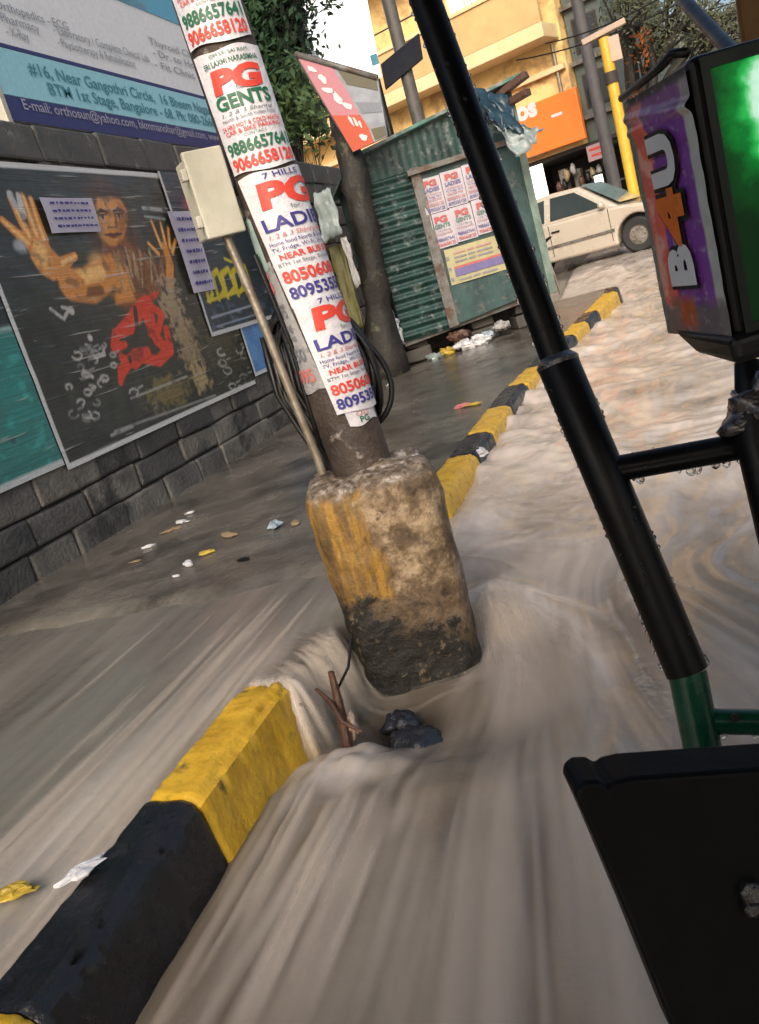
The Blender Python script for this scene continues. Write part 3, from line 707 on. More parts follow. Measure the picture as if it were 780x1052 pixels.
# ---------------------------------------------------------------- kerb stones
kerb_stuff = []
def kerb_stone(ya, yb, colour, label, rough_end=False):
    def sec(y):
        xl = float(kerb_left(y)); zt = .2+float(roadz(y)); zb = zt-.42
        w_ = .155 if y < 2.3 else .175
        return [(xl-.004, y, zb), (xl+.004, y, zt-.018), (xl+.02, y, zt), (xl+w_-.03, y, zt-.002), (xl+w_, y, zt-.03), (xl+w_+.05, y, zb)]
    n = 48; mb = MB(); V = []
    for i in range(n+1):
        y = ya+.0015+(yb-ya-.003)*i/n
        P0 = [np.array(p) for p in sec(y)]; prof = []
        for k in range(6):
            if k == 5: prof.append(P0[5]); break
            m2 = {0: 1, 1: 3, 2: 6, 3: 4, 4: 9}[k]
            for q in range(m2): prof.append(P0[k]+(P0[k+1]-P0[k])*q/m2)
        for k, q in enumerate(prof):
            nz = .004*float(fbm(y*9+k*.11, k*.42+ya*7, 4)); chip = max(0, float(fbm(y*13+40, k*.5+ya*3, 3))-.42)*.013
            edge = min(i, n-i); rnd = .006*max(0, 1-edge/2.)**2
            d_ = nz-chip-rnd; q = q.copy()
            if 0 < k < len(prof)-1: q[2] += d_*(1 if k < 16 else .3); q[0] += d_*(0 if k < 10 else 1)
            if rough_end and i > n-9 and k: q[2] -= .004*(i-n+9)*(.3+abs(float(perlin(y*20, k*1.3)))); q[0] += .006*float(perlin(y*30, k*1.1))
            V.append(q)
    m_ = len(V)//(n+1); Fc = [(i*m_+k, i*m_+(k+1) % m_, (i+1)*m_+(k+1) % m_, (i+1)*m_+k) for i in range(n) for k in range(m_)]
    Fc += [tuple(range(m_)), tuple(range(n*m_, n*m_+m_))[::-1]]
    mb.add(V, Fc)
    o = single(mb, 'kerb_stone', M_yellow if colour == 'y' else M_black, label, 'kerb stone', (float(kerb_left(ya))+.08, ya, float(roadz(ya))-.2), 'painted stones of the flooded kerb', smooth='auto', ang=50)
    return o
kerb_stone(.30, .905, 'y', 'yellow kerb stone just beginning in the lower left corner')
kerb_stone(.905, 1.5, 'b', 'large black kerb stone in the foreground before the yellow one')
kerb_stone(1.5, 2.075, 'y', 'large yellow kerb stone in the foreground whose end water pours past', True)
far = [(3.76, 4.52, 'y', 'yellow kerb stone just beyond the concrete plinth, splashed by water'), (4.52, 5.04, 'b', 'black kerb stone after the splashed yellow one beyond the plinth'),
       (5.04, 5.78, 'y', 'yellow kerb stone between the two black ones beyond the plinth'), (5.78, 6.56, 'b', 'grey black kerb stone with a yellow one partly behind the rickshaw pillar'),
       (6.56, 7.25, 'y', 'yellow kerb stone touching the black rickshaw pillar edge in the photo'), (7.25, 7.9, 'b', 'black kerb stone hidden mostly behind the rickshaw pillar'),
       (7.9, 8.55, 'b', 'dark kerb stone first to reappear right of the rickshaw pillar'), (8.55, 9.15, 'y', 'distant yellow kerb stone right of the rickshaw pillar, nearest of the far ones'),
       (9.15, 9.7, 'b', 'distant black kerb stone between small yellow ones'), (9.7, 10.3, 'y', 'distant yellow kerb stone last but one before the kerb ends'),
       (10.3, 10.75, 'y', 'farthest yellow kerb stone near the passing car'), (10.75, 11.1, 'b', 'small black end stone of the kerb nearest the car')]
for a in far: kerb_stone(*a)

# ---------------------------------------------------------------- concrete plinth
def plinth_mat():
    m, nt, b = new_mat('painted_plinth_concrete'); L = nt.links.new
    tc = N(nt, 'ShaderNodeTexCoord').outputs['Object']
    sp = N(nt, 'ShaderNodeSeparateXYZ'); L(tc, sp.inputs[0])
    n1 = N(nt, 'ShaderNodeTexNoise', Scale=9, Detail=8, Roughness=.7); L(tc, n1.inputs['Vector'])
    n2 = N(nt, 'ShaderNodeTexNoise', Scale=32, Detail=6, Roughness=.7); L(tc, n2.inputs['Vector'])
    mp = N(nt, 'ShaderNodeMapping'); mp.inputs['Scale'].default_value = (16, 16, 2.2); L(tc, mp.inputs[0])
    n3 = N(nt, 'ShaderNodeTexNoise', Scale=1, Detail=6, Roughness=.7); L(mp.outputs[0], n3.inputs['Vector'])
    raw = ramp(nt, n1.outputs['Fac'], [(.36, (.04, .026, .014)), (.5, (.16, .105, .055)), (.62, (.42, .31, .19))]).outputs[0]
    raw = mixc(nt, ramp(nt, n2.outputs['Fac'], [(.56, (0, 0, 0)), (.7, (1, 1, 1))]).outputs[0], raw, (.07, .055, .035))
    def m_(op, a, c2, d=None):
        n = N(nt, 'ShaderNodeMath', operation=op)
        for i, v in enumerate((a, c2, d)):
            if v is None: continue
            if hasattr(v, 'is_linked'): L(v, n.inputs[i])
            else: n.inputs[i].default_value = v
        return n.outputs[0]
    # mustard paint on the upper left, worn away to the right
    nz = m_('MULTIPLY_ADD', n3.outputs['Fac'], .55, -.275); ny_ = m_('MULTIPLY_ADD', n1.outputs['Fac'], .5, -.25)
    fx = m_('ADD', m_('SUBTRACT', .04, sp.outputs['X']), nz)
    yel = m_('MULTIPLY', ramp(nt, m_('MULTIPLY_ADD', fx, 4, .45), [(.35, (0, 0, 0)), (.62, (1, 1, 1))]).outputs[0], ramp(nt, m_('ADD', sp.outputs['Z'], m_('MULTIPLY', ny_, .3)), [(.45, (0, 0, 0)), (.48, (1, 1, 1))]).outputs[0])
    yc = ramp(nt, n3.outputs['Fac'], [(.36, (.085, .055, .022)), (.5, (.22, .12, .025)), (.66, (.50, .27, .03))]).outputs[0]
    c = mixc(nt, m_('MULTIPLY', yel, .9), raw, yc)
    # black painted foot, chipped
    blk = ramp(nt, m_('ADD', m_('MULTIPLY_ADD', sp.outputs['X'], -.32, m_('MULTIPLY', sp.outputs['Z'], -1)), m_('ADD', ny_, m_('MULTIPLY', nz, .5))), [(.0, (0, 0, 0)), (.10, (1, 1, 1))]).outputs[0]
    blk = ramp(nt, m_('ADD', m_('SUBTRACT', .49, sp.outputs['Z']), m_('ADD', m_('MULTIPLY', ny_, 1.5), m_('MULTIPLY', sp.outputs['X'], -.6))), [(.02, (0, 0, 0)), (.10, (1, 1, 1))]).outputs[0]
    chip = ramp(nt, n2.outputs['Fac'], [(.57, (1, 1, 1)), (.63, (.15, .15, .15))]).outputs[0]
    c = mixc(nt, m_('MULTIPLY', blk, chip), c, (.011, .0095, .007))
    # mortar cap on the top
    top = ramp(nt, m_('ADD', sp.outputs['Z'], m_('MULTIPLY', ny_, .12)), [(.825, (0, 0, 0)), (.85, (1, 1, 1))]).outputs[0]
    c = mixc(nt, top, c, ramp(nt, n2.outputs['Fac'], [(.40, (.07, .05, .032)), (.54, (.22, .17, .12)), (.66, (.46, .44, .43))]).outputs[0])
    L(c, b.inputs['Base Color']); b.inputs['Roughness'].default_value = .5
    hh = m_('ADD', n1.outputs['Fac'], m_('MULTIPLY', n2.outputs['Fac'], .5))
    bp = N(nt, 'ShaderNodeBump', Strength=.8, Distance=.02); L(hh, bp.inputs['Height']); L(bp.outputs[0], b.inputs['Normal'])
    return m
PLX, PLY, PLZ = -1.0, 2.685, -.235
rp = math.radians(20)
def plinth_pt(an, t):
    """rounded square section; t 0 (foot) .. 1 (shoulder)"""
    z = .86*t
    h = .206+.022*t - .008*max(0, .04-t)/.04
    c_, s_ = math.cos(an), math.sin(an); p = 4.6
    r = h/(abs(c_)**p+abs(s_)**p)**(1/p)
    r += .011*float(fbm(3+2.2*math.cos(an), z*5+2*math.sin(an), 4))+.005*float(perlin(9*math.cos(an), z*22+6*math.sin(an)))
    return r, z
mb = MB(); na, nt_ = 96, 70; V = []
for j in range(nt_+1):
    for i in range(na):
        an = 2*PI*i/na; r, z = plinth_pt(an, j/nt_)
        if j > nt_-9:
            q = (j-nt_+9)/9; ch = max(0, float(fbm(math.cos(an)*2.6+2, math.sin(an)*2.6+q*1.5, 4))-.1)
            r -= .03*q**3+.06*ch*q*q; z -= .03*ch*q
        V.append((r*math.cos(an+rp), r*math.sin(an+rp), z))
Fc = [(j*na+i, j*na+(i+1) % na, (j+1)*na+(i+1) % na, (j+1)*na+i) for j in range(nt_) for i in range(na)]
base_n = len(V)
for k in range(1, 9):   # rough mortar dome on the top
    for i in range(na):
        an = 2*PI*i/na; x0, y0_, z0 = V[nt_*na+i]; f = 1-k/9
        zz = .85+(z0-.85)*f**5+.03*(1-f**3)+.02*float(fbm(x0*f*9+3, y0_*f*9, 4))*(1-f**8); V.append((x0*f, y0_*f, zz))
for k in range(8):
    a0 = nt_*na+k*na; Fc += [(a0+i, a0+(i+1) % na, a0+na+(i+1) % na, a0+na+i) for i in range(na)]
Fc.append(tuple(range(base_n+7*na, base_n+8*na))); Fc.append(tuple(range(na))[::-1])
mb.add(V, Fc)
o = mb.build('concrete_plinth', plinth_mat(), None, smooth=True); o.location = (PLX, PLY, PLZ)
tag(o, 'heavy worn concrete plinth painted mustard and black around the pole foot', 'plinth')

# ---------------------------------------------------------------- utility pole and what hangs on it
PO = np.array([-1.015, 2.70]); PR = .103
def PC(z): return np.array([PO[0]-.040*(z-.65), PO[1]+.01*(z-.65)])
T = thing('utility_pole', 'tall utility pole plastered with room adverts, set in the plinth', 'pole', (PO[0], PO[1], .62))
mb = MB(); mb.tube([(*PC(z), z) for z in np.linspace(.55, 5.2, 24)], [PR]*24, n=40); mb.build('shaft', M_pole, T, smooth='auto')
mb = MB(); mb.box((PO[0], PO[1], 4.6), (1.1, .06, .08)); mb.build('cross_arm', M_pipe, T, bevel=.006)
for k in (-.45, .45):
    mb = MB(); mb.tube([(PO[0]+k, PO[1], 4.64), (PO[0]+k, PO[1], 4.7), (PO[0]+k, PO[1], 4.74), (PO[0]+k, PO[1], 4.8)], [.02, .04, .025, .035], 12); mb.build('insulator', M_boardw, T, smooth=True)
TH0 = math.atan2(-PO[1], -PO[0])      # side of the pole that faces the road corner
def wrap(r):
    def fn(s, z):
        a = TH0+s/r; c_ = PC(z); return (c_[0]+r*math.cos(a), c_[1]+r*math.sin(a), z)
    return fn
def split_flat(mb, step=.012):
    """cut lettering into narrow strips so that it can bend round the pole"""
    bm = bmesh.new()
    vs = [bm.verts.new(p) for p in mb.v]
    lay = bm.faces.layers.int.new('mi')
    for f, mi in zip(mb.f, mb.m):
        try: fc = bm.faces.new([vs[i] for i in f]); fc[lay] = mi
        except ValueError: pass
    if not mb.v: bm.free(); return mb
    xs = [p[0] for p in mb.v]; x = math.floor(min(xs)/step)*step
    while x < max(xs):
        bmesh.ops.bisect_plane(bm, geom=bm.verts[:]+bm.edges[:]+bm.faces[:], plane_co=(x, 0, 0), plane_no=(1, 0, 0)); x += step
    bm.verts.index_update(); o = MB(); o.v = [tuple(v.co) for v in bm.verts]; o.f = [tuple(v.index for v in f.verts) for f in bm.faces]; o.m = [f[lay] for f in bm.faces]
    bm.free(); return o
INKS = [M_red, M_blue, M_green, M_pink, M_grey]
def flyer(label, cat, z1, z0, s0, wdt, lean, lines, r, paper=None, name='room_flyer', group='room adverts wrapped round the pole', keep=1.0, smax=.2):
    """z1 top, z0 bottom, s0 left edge at the top, lean = shift of the left edge at the bottom"""
    fn0 = wrap(r)
    skew = lambda s, z: fn0(s0+lean*(z1-z)/(z1-z0)+s, z)
    T = thing(name, label, cat, (PO[0]+.1, PO[1]-.1, z0), 0, group)
    rg = random.Random(label); ph = rg.uniform(0, 9)
    mb = MB()
    def edge(u, v):
        s = u*wdt*keep; z = z0+(z1-z0)*v
        z += .006*math.sin(u*7+ph)*(1-v)+.004*math.sin(u*11+ph)*v
        q = fn0(s0+lean*(1-v)+s, z); k = 1+(.012*float(fbm(s*14+ph, z*9, 3))+.018*max(0, 1-u*9))
        c_ = PC(q[2]); return (c_[0]+(q[0]-c_[0])*k, c_[1]+(q[1]-c_[1])*k, q[2])
    mb.grid(edge, 28, 24)
    mb.build('sheet', paper or M_paper, T, smooth=True)
    g = MB()
    for (s, y, h, mi, bold, wfrac, slant) in lines:
        g.text(s, h*(z1-z0), lambda a, c: (a, c, 0), wdt*.5, z0+(z1-z0)*y, mi, bold=bold, align='c', width=None if wfrac is None else wfrac*wdt, slant=slant)
    g = split_flat(g)
    fl = wrap(r+.0035)
    g.v = [tuple(np.array(fl(s0+lean*(z1-p[1])/(z1-z0)+p[0], p[1]))) for p in g.v]
    g.build('lettering', INKS, T)
    return T
LAD = [('7 HILLS', .945, .06, 1, .01, .42, 0), ('PG', .745, .245, 0, .05, .72, .1), ('for', .70, .05, 4, 0, .12, 0), ('LADIES', .575, .135, 1, .025, .86, 0), ('1, 2 & 3 Sharing Rooms', .515, .05, 3, 0, .84, .25),
       ('Home food North & South Indian', .465, .045, 1, 0, .9, 0), ('TV, Fridge, Wi-Fi, 24 hrs water', .42, .045, 1, 0, .9, 0), ('NEAR BUS STOP', .355, .062, 0, .03, .8, 0), ('BTM 1st Stage, Behind Temple', .305, .042, 4, 0, .9, 0), ('8050608128', .18, .125, 0, .03, .92, 0), ('8095355128', .055, .125, 1, .03, .92, 0)]
GEN = [('OM SRI SAI RAM', .945, .04, 2, 0, .5, 0), ('SRI LAXMI NARASIMHA', .875, .062, 2, .015, .74, .0), ('PG', .67, .24, 0, .06, .70, .1), ('for', .66, .045, 4, 0, .1, 0), ('GENTS', .53, .155, 2, .035, .76, 0), ('1, 2 & 3 Sharing', .475, .045, 4, 0, .7, .2), ('North & South Indian Food', .43, .045, 4, 0, .74, 0), ('24 HRS HOT & COLD WATER', .37, .05, 0, .015, .84, 0),
       ('CAR & BIKE PARKING', .325, .05, 0, .015, .78, 0), ('CONTACT', .285, .035, 2, 0, .3, 0), ('9886657641', .165, .14, 2, .03, .90, 0), ('9066658120', .035, .14, 0, .03, .90, 0)]
flyer('white gents room advert with red PG letters, complete on the pole', 'flyer', 1.975, 1.625, -.112, .246, .006, GEN, PR+.006)
flyer('topmost gents advert on the pole, only its phone numbers in view', 'flyer', 2.36, 1.995, -.116, .226, .004, GEN, PR+.0085)
flyer('upper white ladies room advert below the gents one', 'flyer', 1.615, 1.205, -.098, .30, .045, LAD, PR+.006)
flyer('lower white ladies room advert ending above the bare rusty foot', 'flyer', 1.215, .835, -.052, .29, .028, LAD, PR+.010)
OLD = [('PG', .78, .2, 3, .05, .5, 0), ('GENTS', .58, .14, 4, .03, .7, 0), ('Sharing', .48, .08, 4, 0, .6, 0), ('Rooms', .40, .08, 4, 0, .6, 0), ('8050', .24, .14, 4, .02, .7, 0), ('8095', .08, .14, 3, .02, .7, 0)]
flyer('faded grey torn advert behind the ladies adverts, left side of pole', 'flyer', 1.36, .93, -.215, .135, .05, OLD, PR+.003, M_oldpaper)
flyer('small pink and green advert tail under the lowest ladies advert', 'flyer', .845, .79, .0, .12, .004, [('CALL', .5, .4, 3, 0, .4, 0), ('PG', .1, .5, 2, .02, .3, 0)], PR+.004, M_paper)
flyer('torn pale green scrap at the left edge of the pole', 'flyer', 1.50, 1.34, -.185, .08, .012, [], PR+.005, mat('pale_green_paper', (.40, .52, .48), (.3, .4, .38), 9, .5), group='torn scraps on the pole')

# meter box and conduit
a = ony(176, 158, 2.60); mbx, mby = -1.225, 2.62
bz0, bz1 = 1.475, 1.715
T = thing('meter_box', 'cream metal meter box strapped to the left of the pole', 'junction box', (mbx, mby, bz0))
ry = Matrix.Rotation(math.radians(46), 3, 'Z')
mb = MB(); mb.box((mbx, mby, (bz0+bz1)/2), (.115, .10, bz1-bz0), ry); mb.build('housing', M_cream, T, bevel=.008, seg=3)
mb = MB(); mb.box(Vector((mbx, mby, (bz0+bz1)/2+.004))+ry @ Vector((-.004, -.066, 0)), (.130, .022, bz1-bz0+.02), ry); mb.build('cover', M_cream, T, bevel=.006, seg=3)
for zz in (bz0+.05, bz1-.05):
    mb = MB(); mb.box(Vector((mbx, mby, zz))+ry @ Vector((-.078, -.06, 0)), (.018, .03, .035), ry); mb.build('hinge', M_cream, T, bevel=.003)
mb = MB(); mb.box(Vector((mbx, mby, bz0+.05))+ry @ Vector((.068, -.035, 0)), (.012, .04, .03), ry); mb.build('latch', M_pipe, T, bevel=.002)
mb = MB(); mb.box((mbx+.10, mby+.055, bz0+.12), (.14, .02, .03), ry); mb.build('bracket', M_cable, T, bevel=.003)
p0 = ony(234, 246, 2.60); p1 = ony(327, 472, 2.60)
mb = MB(); mb.tube([p0+(0, 0, .03), p0, p0+(p1-p0)*.3+(.004, 0, 0), p0+(p1-p0)*.65, p1, p1+(0, 0, -.05)], .0145, 14)
single(mb, 'conduit_pipe', M_pipe, 'thin weathered conduit running from the meter box down to the plinth', 'pipe', p1, smooth='auto')
mb = MB(); q = ony(262, 262, 2.62); mb.tube([q, q+(.03, .0, -.3), (PO[0]-.115, PO[1]-.03, .75), (PO[0]-.10, PO[1]-.03, .66)], .009, 10)
single(mb, 'thin_pipe', M_cable, 'thin dark pipe beside the conduit on the pole', 'pipe', (PO[0]-.1, PO[1], .66), smooth='auto')
# coil of cable
Tc = thing('cable_coil', 'loose coil of thick black cables hanging behind the pole', 'cable coil', (PO[0], PO[1]+.12, .72))
for k in range(19):
    rg = random.Random(k); mb = MB(); cx_, cz_ = PO[0]-.085+rg.uniform(-.035, .03), .965+rg.uniform(-.04, .03); ra, rb_ = .175*rg.uniform(.75, 1.08), .24*rg.uniform(.78, 1.08)
    tl = rg.uniform(-.25, .2); yy = PO[1]+.122+.012*(k % 4)
    pts = []
    for i in range(41):
        an = 2*PI*i/40+rg.uniform(-.02, .02); x_, z_ = ra*math.cos(an), rb_*math.sin(an)
        pts.append((cx_+x_*math.cos(tl)-z_*math.sin(tl)-.10*(z_/rb_)*.3, yy+.02*math.sin(an*2+k), cz_+x_*math.sin(tl)+z_*math.cos(tl)))
    pts[-1] = pts[0]; mb.tube(pts, .0105, 8, cap=False); mb.build('cable_loop', M_cable, Tc, smooth=True)
mb = MB()
for k in range(18):
    o_ = .0075*k+random.uniform(-.006, .006); mb.tube([(PO[0]-.255+o_*1.1, PO[1]+.10+.006*(k % 5), 1.12+.02*random.random()), (PO[0]-.265+o_*1.25, PO[1]+.10+.008*(k % 4), .93), (PO[0]-.215+o_*1.1, PO[1]+.09+.006*(k % 5), .78), (PO[0]-.165+o_*.9, PO[1]+.08, .66), (PO[0]-.145+o_*.8, PO[1]+.10, .45)], .0105, 8)
mb.build('cable_tail', M_cable, Tc, smooth=True)
mb = MB(); mb.tube([(PO[0], PO[1]+PR-.01, 1.215), (PO[0], PO[1]+.20, 1.225), (PO[0], PO[1]+.21, 1.26)], .007, 8); mb.build('hook', M_pipe, Tc, smooth=True)

# ---------------------------------------------------------------- debris caught in the gap
M_wood = mat('wet_wood', (.11, .05, .028), (.05, .022, .014), 14, .5, .1, .6, 50)
def rod(name, label, cat, pts, r, m_, n=8, group=None):
    mb = MB(); mb.tube(pts, r, n); return single(mb, name, m_, label, cat, pts[0], group, smooth='auto')
def gz(px, py, z): return onz(px, py, z)
A = lambda px, py, y: ony(px, py, y)
rod('wire', 'thin bent wire rising from the debris left of the plinth', 'wire', [A(362, 650, 2.2), A(358, 685, 2.18), A(347, 708, 2.14), A(350, 735, 2.12)], .005, M_cable, 6)
rod('branch', 'dark red brown stick standing in the water by the plinth corner', 'branch', [A(340, 690, 2.13), A(347, 718, 2.12), A(354, 750, 2.10), A(361, 790, 2.07)], [.010, .015, .018, .02], M_wood)
rod('branch', 'bent brown root caught on the yellow kerb stone end', 'branch', [A(288, 742, 2.02), A(297, 728, 2.04), A(305, 740, 2.04), A(303, 765, 2.03), A(313, 800, 2.0)], [.008, .013, .012, .009, .007], M_wood)
rod('branch', 'forked dark twig lying across the spill beside the plinth', 'branch', [A(325, 708, 2.16), A(340, 722, 2.10), A(352, 742, 2.05), A(372, 752, 2.03)], [.005, .009, .008, .004], M_wood, 7)
rod('branch', 'thin upright twig between the yellow kerb and the falling water', 'branch', [A(308, 722, 2.05), A(311, 755, 2.04), A(317, 805, 2.0)], [.007, .007, .005], M_wood)
mb = MB(); q = A(363, 745, 2.07); mb.ball((0, 0, 0), .026, n=16, sc=(.55, .5, 1.7)); mb.v = [tuple(q+np.array(p)*(1+.6*float(fbm(p[0]*60, p[2]*50+p[1]*40, 3)))) for p in mb.v]
single(mb, 'plastic_scrap', mat('pale_scrap', (.42, .33, .27), (.14, .09, .07), 30, .4), 'pale crumpled scrap snagged on the stick by the plinth', 'litter', q, smooth=True)
for px, py, y, lab in ((428, 768, 2.28, 'large added rock darkening the hollow below the plinth'), (412, 742, 2.3, 'added dark stone touching the plinth foot above the large rock'), (397, 782, 2.3, 'small added dark stone left of the large wet rock, in the spill')):
    mb = MB(); q = onz(px, py, -.125); mb.ball(q, .085, n=26, sc=(1.15, .9, .7)); mb.v = [tuple(np.array(q)+(np.array(p)-q)*(1+.35*float(fbm((p[0]-q[0])*16, (p[2]-q[2])*16+(p[1]-q[1])*9, 4)))) for p in mb.v]
    if px < 420: mb.v = [tuple(np.array(q)+(np.array(p)-q)*.6) for p in mb.v]
    single(mb, 'rock', mat('hole_shade_rock', (.022, .026, .036), (.010, .012, .017), 12, .3, bump=.8), lab, 'stone', q, smooth=True)  # rocks added to carry the darkness of the hole above the water

# litter on the footpath
M_leaf_l = mat('dead_leaf', (.30, .20, .08), (.18, .10, .04), 12, .5)
lit = [(153, 562, 'w', .035, 'white foam cup crumpled on the footpath close to the wall'), (196, 527, 'w', .03, 'white paper scrap lying highest along the wall foot'), (187, 537, 'w', .05, 'long white plastic strip beside the wall foot'), (176, 545, 'b', .055, 'straw coloured peel between the white strip and the foam cup'),
       (193, 580, 'w', .045, 'white crumpled bag on the open footpath below the cup'), (213, 568, 'y', .04, 'tan wrapper next to the crumpled white bag'), (235, 550, 'b', .06, 'brown leaf left of the pale blue scrap'), (283, 540, 'c', .06, 'pale blue scrap on the footpath left of the plinth'), (303, 537, 'b', .045, 'tan peel touching the plinth side in the photo'),
       (139, 577, 'b', .03, 'small brown leaf near the foam cup'), (76, 608, 'w', .025, 'white fleck nearest the wall on the wet slab'), (251, 575, 'k', .035, 'black leaf lying flat on the footpath'), (181, 592, 'w', .02, 'tiny white fleck below the crumpled bag'), (82, 900, 'w', .04, 'white leaf stuck on the black kerb stone'), (14, 920, 'y', .05, 'yellow leaf floating at the left edge by the kerb'),
       (490, 466, 'w', .09, 'white paper flat beside the first black far kerb stone'), (402, 398, 'w', .05, 'white scrap on the footpath before the kiosk'), (476, 418, 'p', .06, 'pink wrapper on the footpath right of the plinth'), (488, 416, 'y', .05, 'orange wrapper beside the pink one')]
MK = {'w': M_plastic, 'b': mat('straw', (.38, .28, .16), (.22, .15, .08), 15, .5), 'y': mat('yellow_leaf', (.55, .40, .05), (.3, .2, .03), 14, .4), 'c': mat('pale_blue_scrap', (.36, .45, .52), (.2, .26, .3), 12, .35), 'k': M_cable, 'p': mat('pink_wrapper', (.6, .2, .2), None, 12, .4)}
for px, py, k, sz, lab in lit:
    q = onz(px, py, .16)
    if py > 600: q = onz(px, py, .13)
    if py > 800: q = onz(px, py, .205 if px > 50 else .14)
    q = np.array(q); q[2] = (float(path_z(q[0], q[1])) if py < 600 else q[2])+.004
    sz *= 1.35; rg = random.Random(lab); mb = MB(); an = rg.uniform(0, PI); n_ = 9
    ca, sa = math.cos(an), math.sin(an); fl_ = .16 if k in 'bk' else .34
    mb.ball((0, 0, 0), sz*.5, n=14, sc=(1.7, .8, fl_)); V = []; sx_ = rg.uniform(0, 50)
    for p in mb.v:
        kk = 1+.75*float(fbm(p[0]/sz*2.6+sx_, p[1]/sz*2.6+p[2]/sz*3, 4)); x, y, z_ = p[0]*kk, p[1]*kk, p[2]*(1+.8*float(perlin(p[0]/sz*4+sx_, p[1]/sz*4)))
        V.append((q[0]+x*ca-y*sa, q[1]+x*sa+y*ca, q[2]+max(-.004, z_+sz*fl_*.3)))
    mb.v = V
    single(mb, {'w': 'paper_scrap', 'b': 'peel', 'y': 'leaf', 'c': 'plastic_scrap', 'k': 'leaf', 'p': 'wrapper'}[k], MK[k], lab, 'litter', q, 'litter scattered on the wet footpath')
# ---------------------------------------------------------------- green kiosk
KP = np.array([-2.68, 9.6, 0.]); KE = np.array([.883, .469, 0.]); KN = np.array([.469, -.883, 0.]); KU = np.array([0, 0, 1.])
def kp(w, d, z): return KP+KE*w-KN*d+KU*z      # w along the front, d into the kiosk
M_kgreen = mat('kiosk_green', (.009, .056, .047), (.005, .022, .022), 4, .5, .15, .5, 22, stain=(.16, .19, .185), st_scale=9, st_amt=(.54, .68))
M_kpale = mat('kiosk_green_faded', (.040, .090, .090), (.016, .045, .046), 5, .5, .15, .5, 22, stain=(.15, .135, .12), st_scale=6, st_amt=(.56, .70))
M_tin = mat('rusty_tin', (.20, .20, .19), (.09, .08, .07), 8, .5, .15, .5, 30, stain=(.1, .05, .03), st_scale=7)
M_darkvoid = mat('dark_interior', (.012, .011, .010), None, 6, .8)
M_stone = mat('dark_stone', (.09, .08, .07), (.04, .036, .033), 6, .7, .15, .8, 25)
T = thing('kiosk', 'green corrugated tin kiosk with adverts pasted on its front', 'kiosk', kp(0, 0, .12))
KW, KD = 1.86, 1.5
def ktop(w): return 2.53+.2*w
mb = MB()
def corr(u, v, w0=0., w1=.56):
    z = .5+(2.32-.5)*v; b_ = .016*math.sin(z*2*PI/.105); return kp(w0+(w1-w0)*u, -.018-b_, z)
mb.grid(corr, 6, 190); mb.build('corrugated_sheet', M_kgreen, T, smooth=True)
mb = MB(); mb.hexa([kp(.0, .0, .5), kp(KW, 0, .62), kp(KW, KD, .6), kp(0, KD, .5), kp(0, 0, ktop(0)-.03), kp(KW, 0, ktop(KW)-.03), kp(KW, KD, ktop(KW)-.2), kp(0, KD, ktop(0)-.2)]); mb.build('body', M_kpale, T)
mb = MB(); mb.slab([kp(.64, -.004, .52), kp(KW, -.004, .63), kp(KW, -.004, 2.27), kp(.64, -.004, 2.27)], KN*.022); mb.build('front_panel', M_kpale, T, bevel=.004)
mb = MB()
def fascia(u, v): return kp(-.03+(KW+.06)*u, -.03-.0025*math.sin(u*KW*2*PI/.09), 2.25+.03*u+(ktop(KW*u)-2.25-.03*u)*v)
mb.grid(fascia, 170, 3); mb.build('fascia', M_kgreen, T, smooth=True)
mb = MB(); mb.slab([kp(.54, -.02, .5), kp(.66, -.02, .51), kp(.66, -.02, 2.28), kp(.54, -.02, 2.28)], KN*.035); mb.build('post', M_tin, T, bevel=.006)
mb = MB(); mb.slab([kp(KW-.06, -.02, .55), kp(KW+.03, -.02, .55), kp(KW+.03, -.02, 2.7), kp(KW-.06, -.02, 2.7)], KN*.05); mb.build('post', mat('pale_green_post', (.20, .27, .23), (.10, .15, .13), 8, .5), T, bevel=.006)
mb = MB(); mb.slab([kp(.5, -.03, 2.20), kp(KW+.02, -.03, 2.25), kp(KW+.02, -.03, 2.31), kp(.5, -.03, 2.26)], KN*.07); mb.build('ledge', M_tin, T, bevel=.006)
mb = MB(); mb.hexa([kp(-.10, -.14, ktop(0)-.02), kp(KW+.12, -.14, ktop(KW)-.02), kp(KW+.12, KD+.1, ktop(KW)-.22), kp(-.10, KD+.1, ktop(0)-.22), kp(-.10, -.14, ktop(0)+.02), kp(KW+.12, -.14, ktop(KW)+.02), kp(KW+.12, KD+.1, ktop(KW)-.18), kp(-.10, KD+.1, ktop(0)-.18)]); mb.build('roof', mat('kiosk_roof', (.10, .24, .20), (.05, .12, .10), 6, .4, stain=(.3, .3, .3), st_scale=5), T, bevel=.008)
mb = MB(); mb.slab([kp(0, .04, .44), kp(KW, .04, .55), kp(KW, .04, .63), kp(0, .04, .52)], -KN*(KD-.1)); mb.build('floor_frame', M_tin, T, bevel=.006)
for w_, lab in ((.02, 'broken concrete block propping the kiosk corner by the wall'), (.85, 'dark stone block propping the kiosk middle'), (1.42, 'dark stone block under the right end of the kiosk')):
    g0 = float(path_z(*kp(w_+.1, .2, 0)[:2]))
    for lv in range(2):
        mb = MB(); c_ = kp(w_+.14, .25+.05*lv, g0+.08+.155*lv); mb.box(c_, (.32-.04*lv, .26, .15), Matrix.Rotation(math.radians(28+9*lv), 3, 'Z'), jit=.02)
        single(mb, 'concrete_block', M_stone, lab+(', upper of two' if lv else ', lower of two'), 'block', c_-(0, 0, .075), bevel=.015)
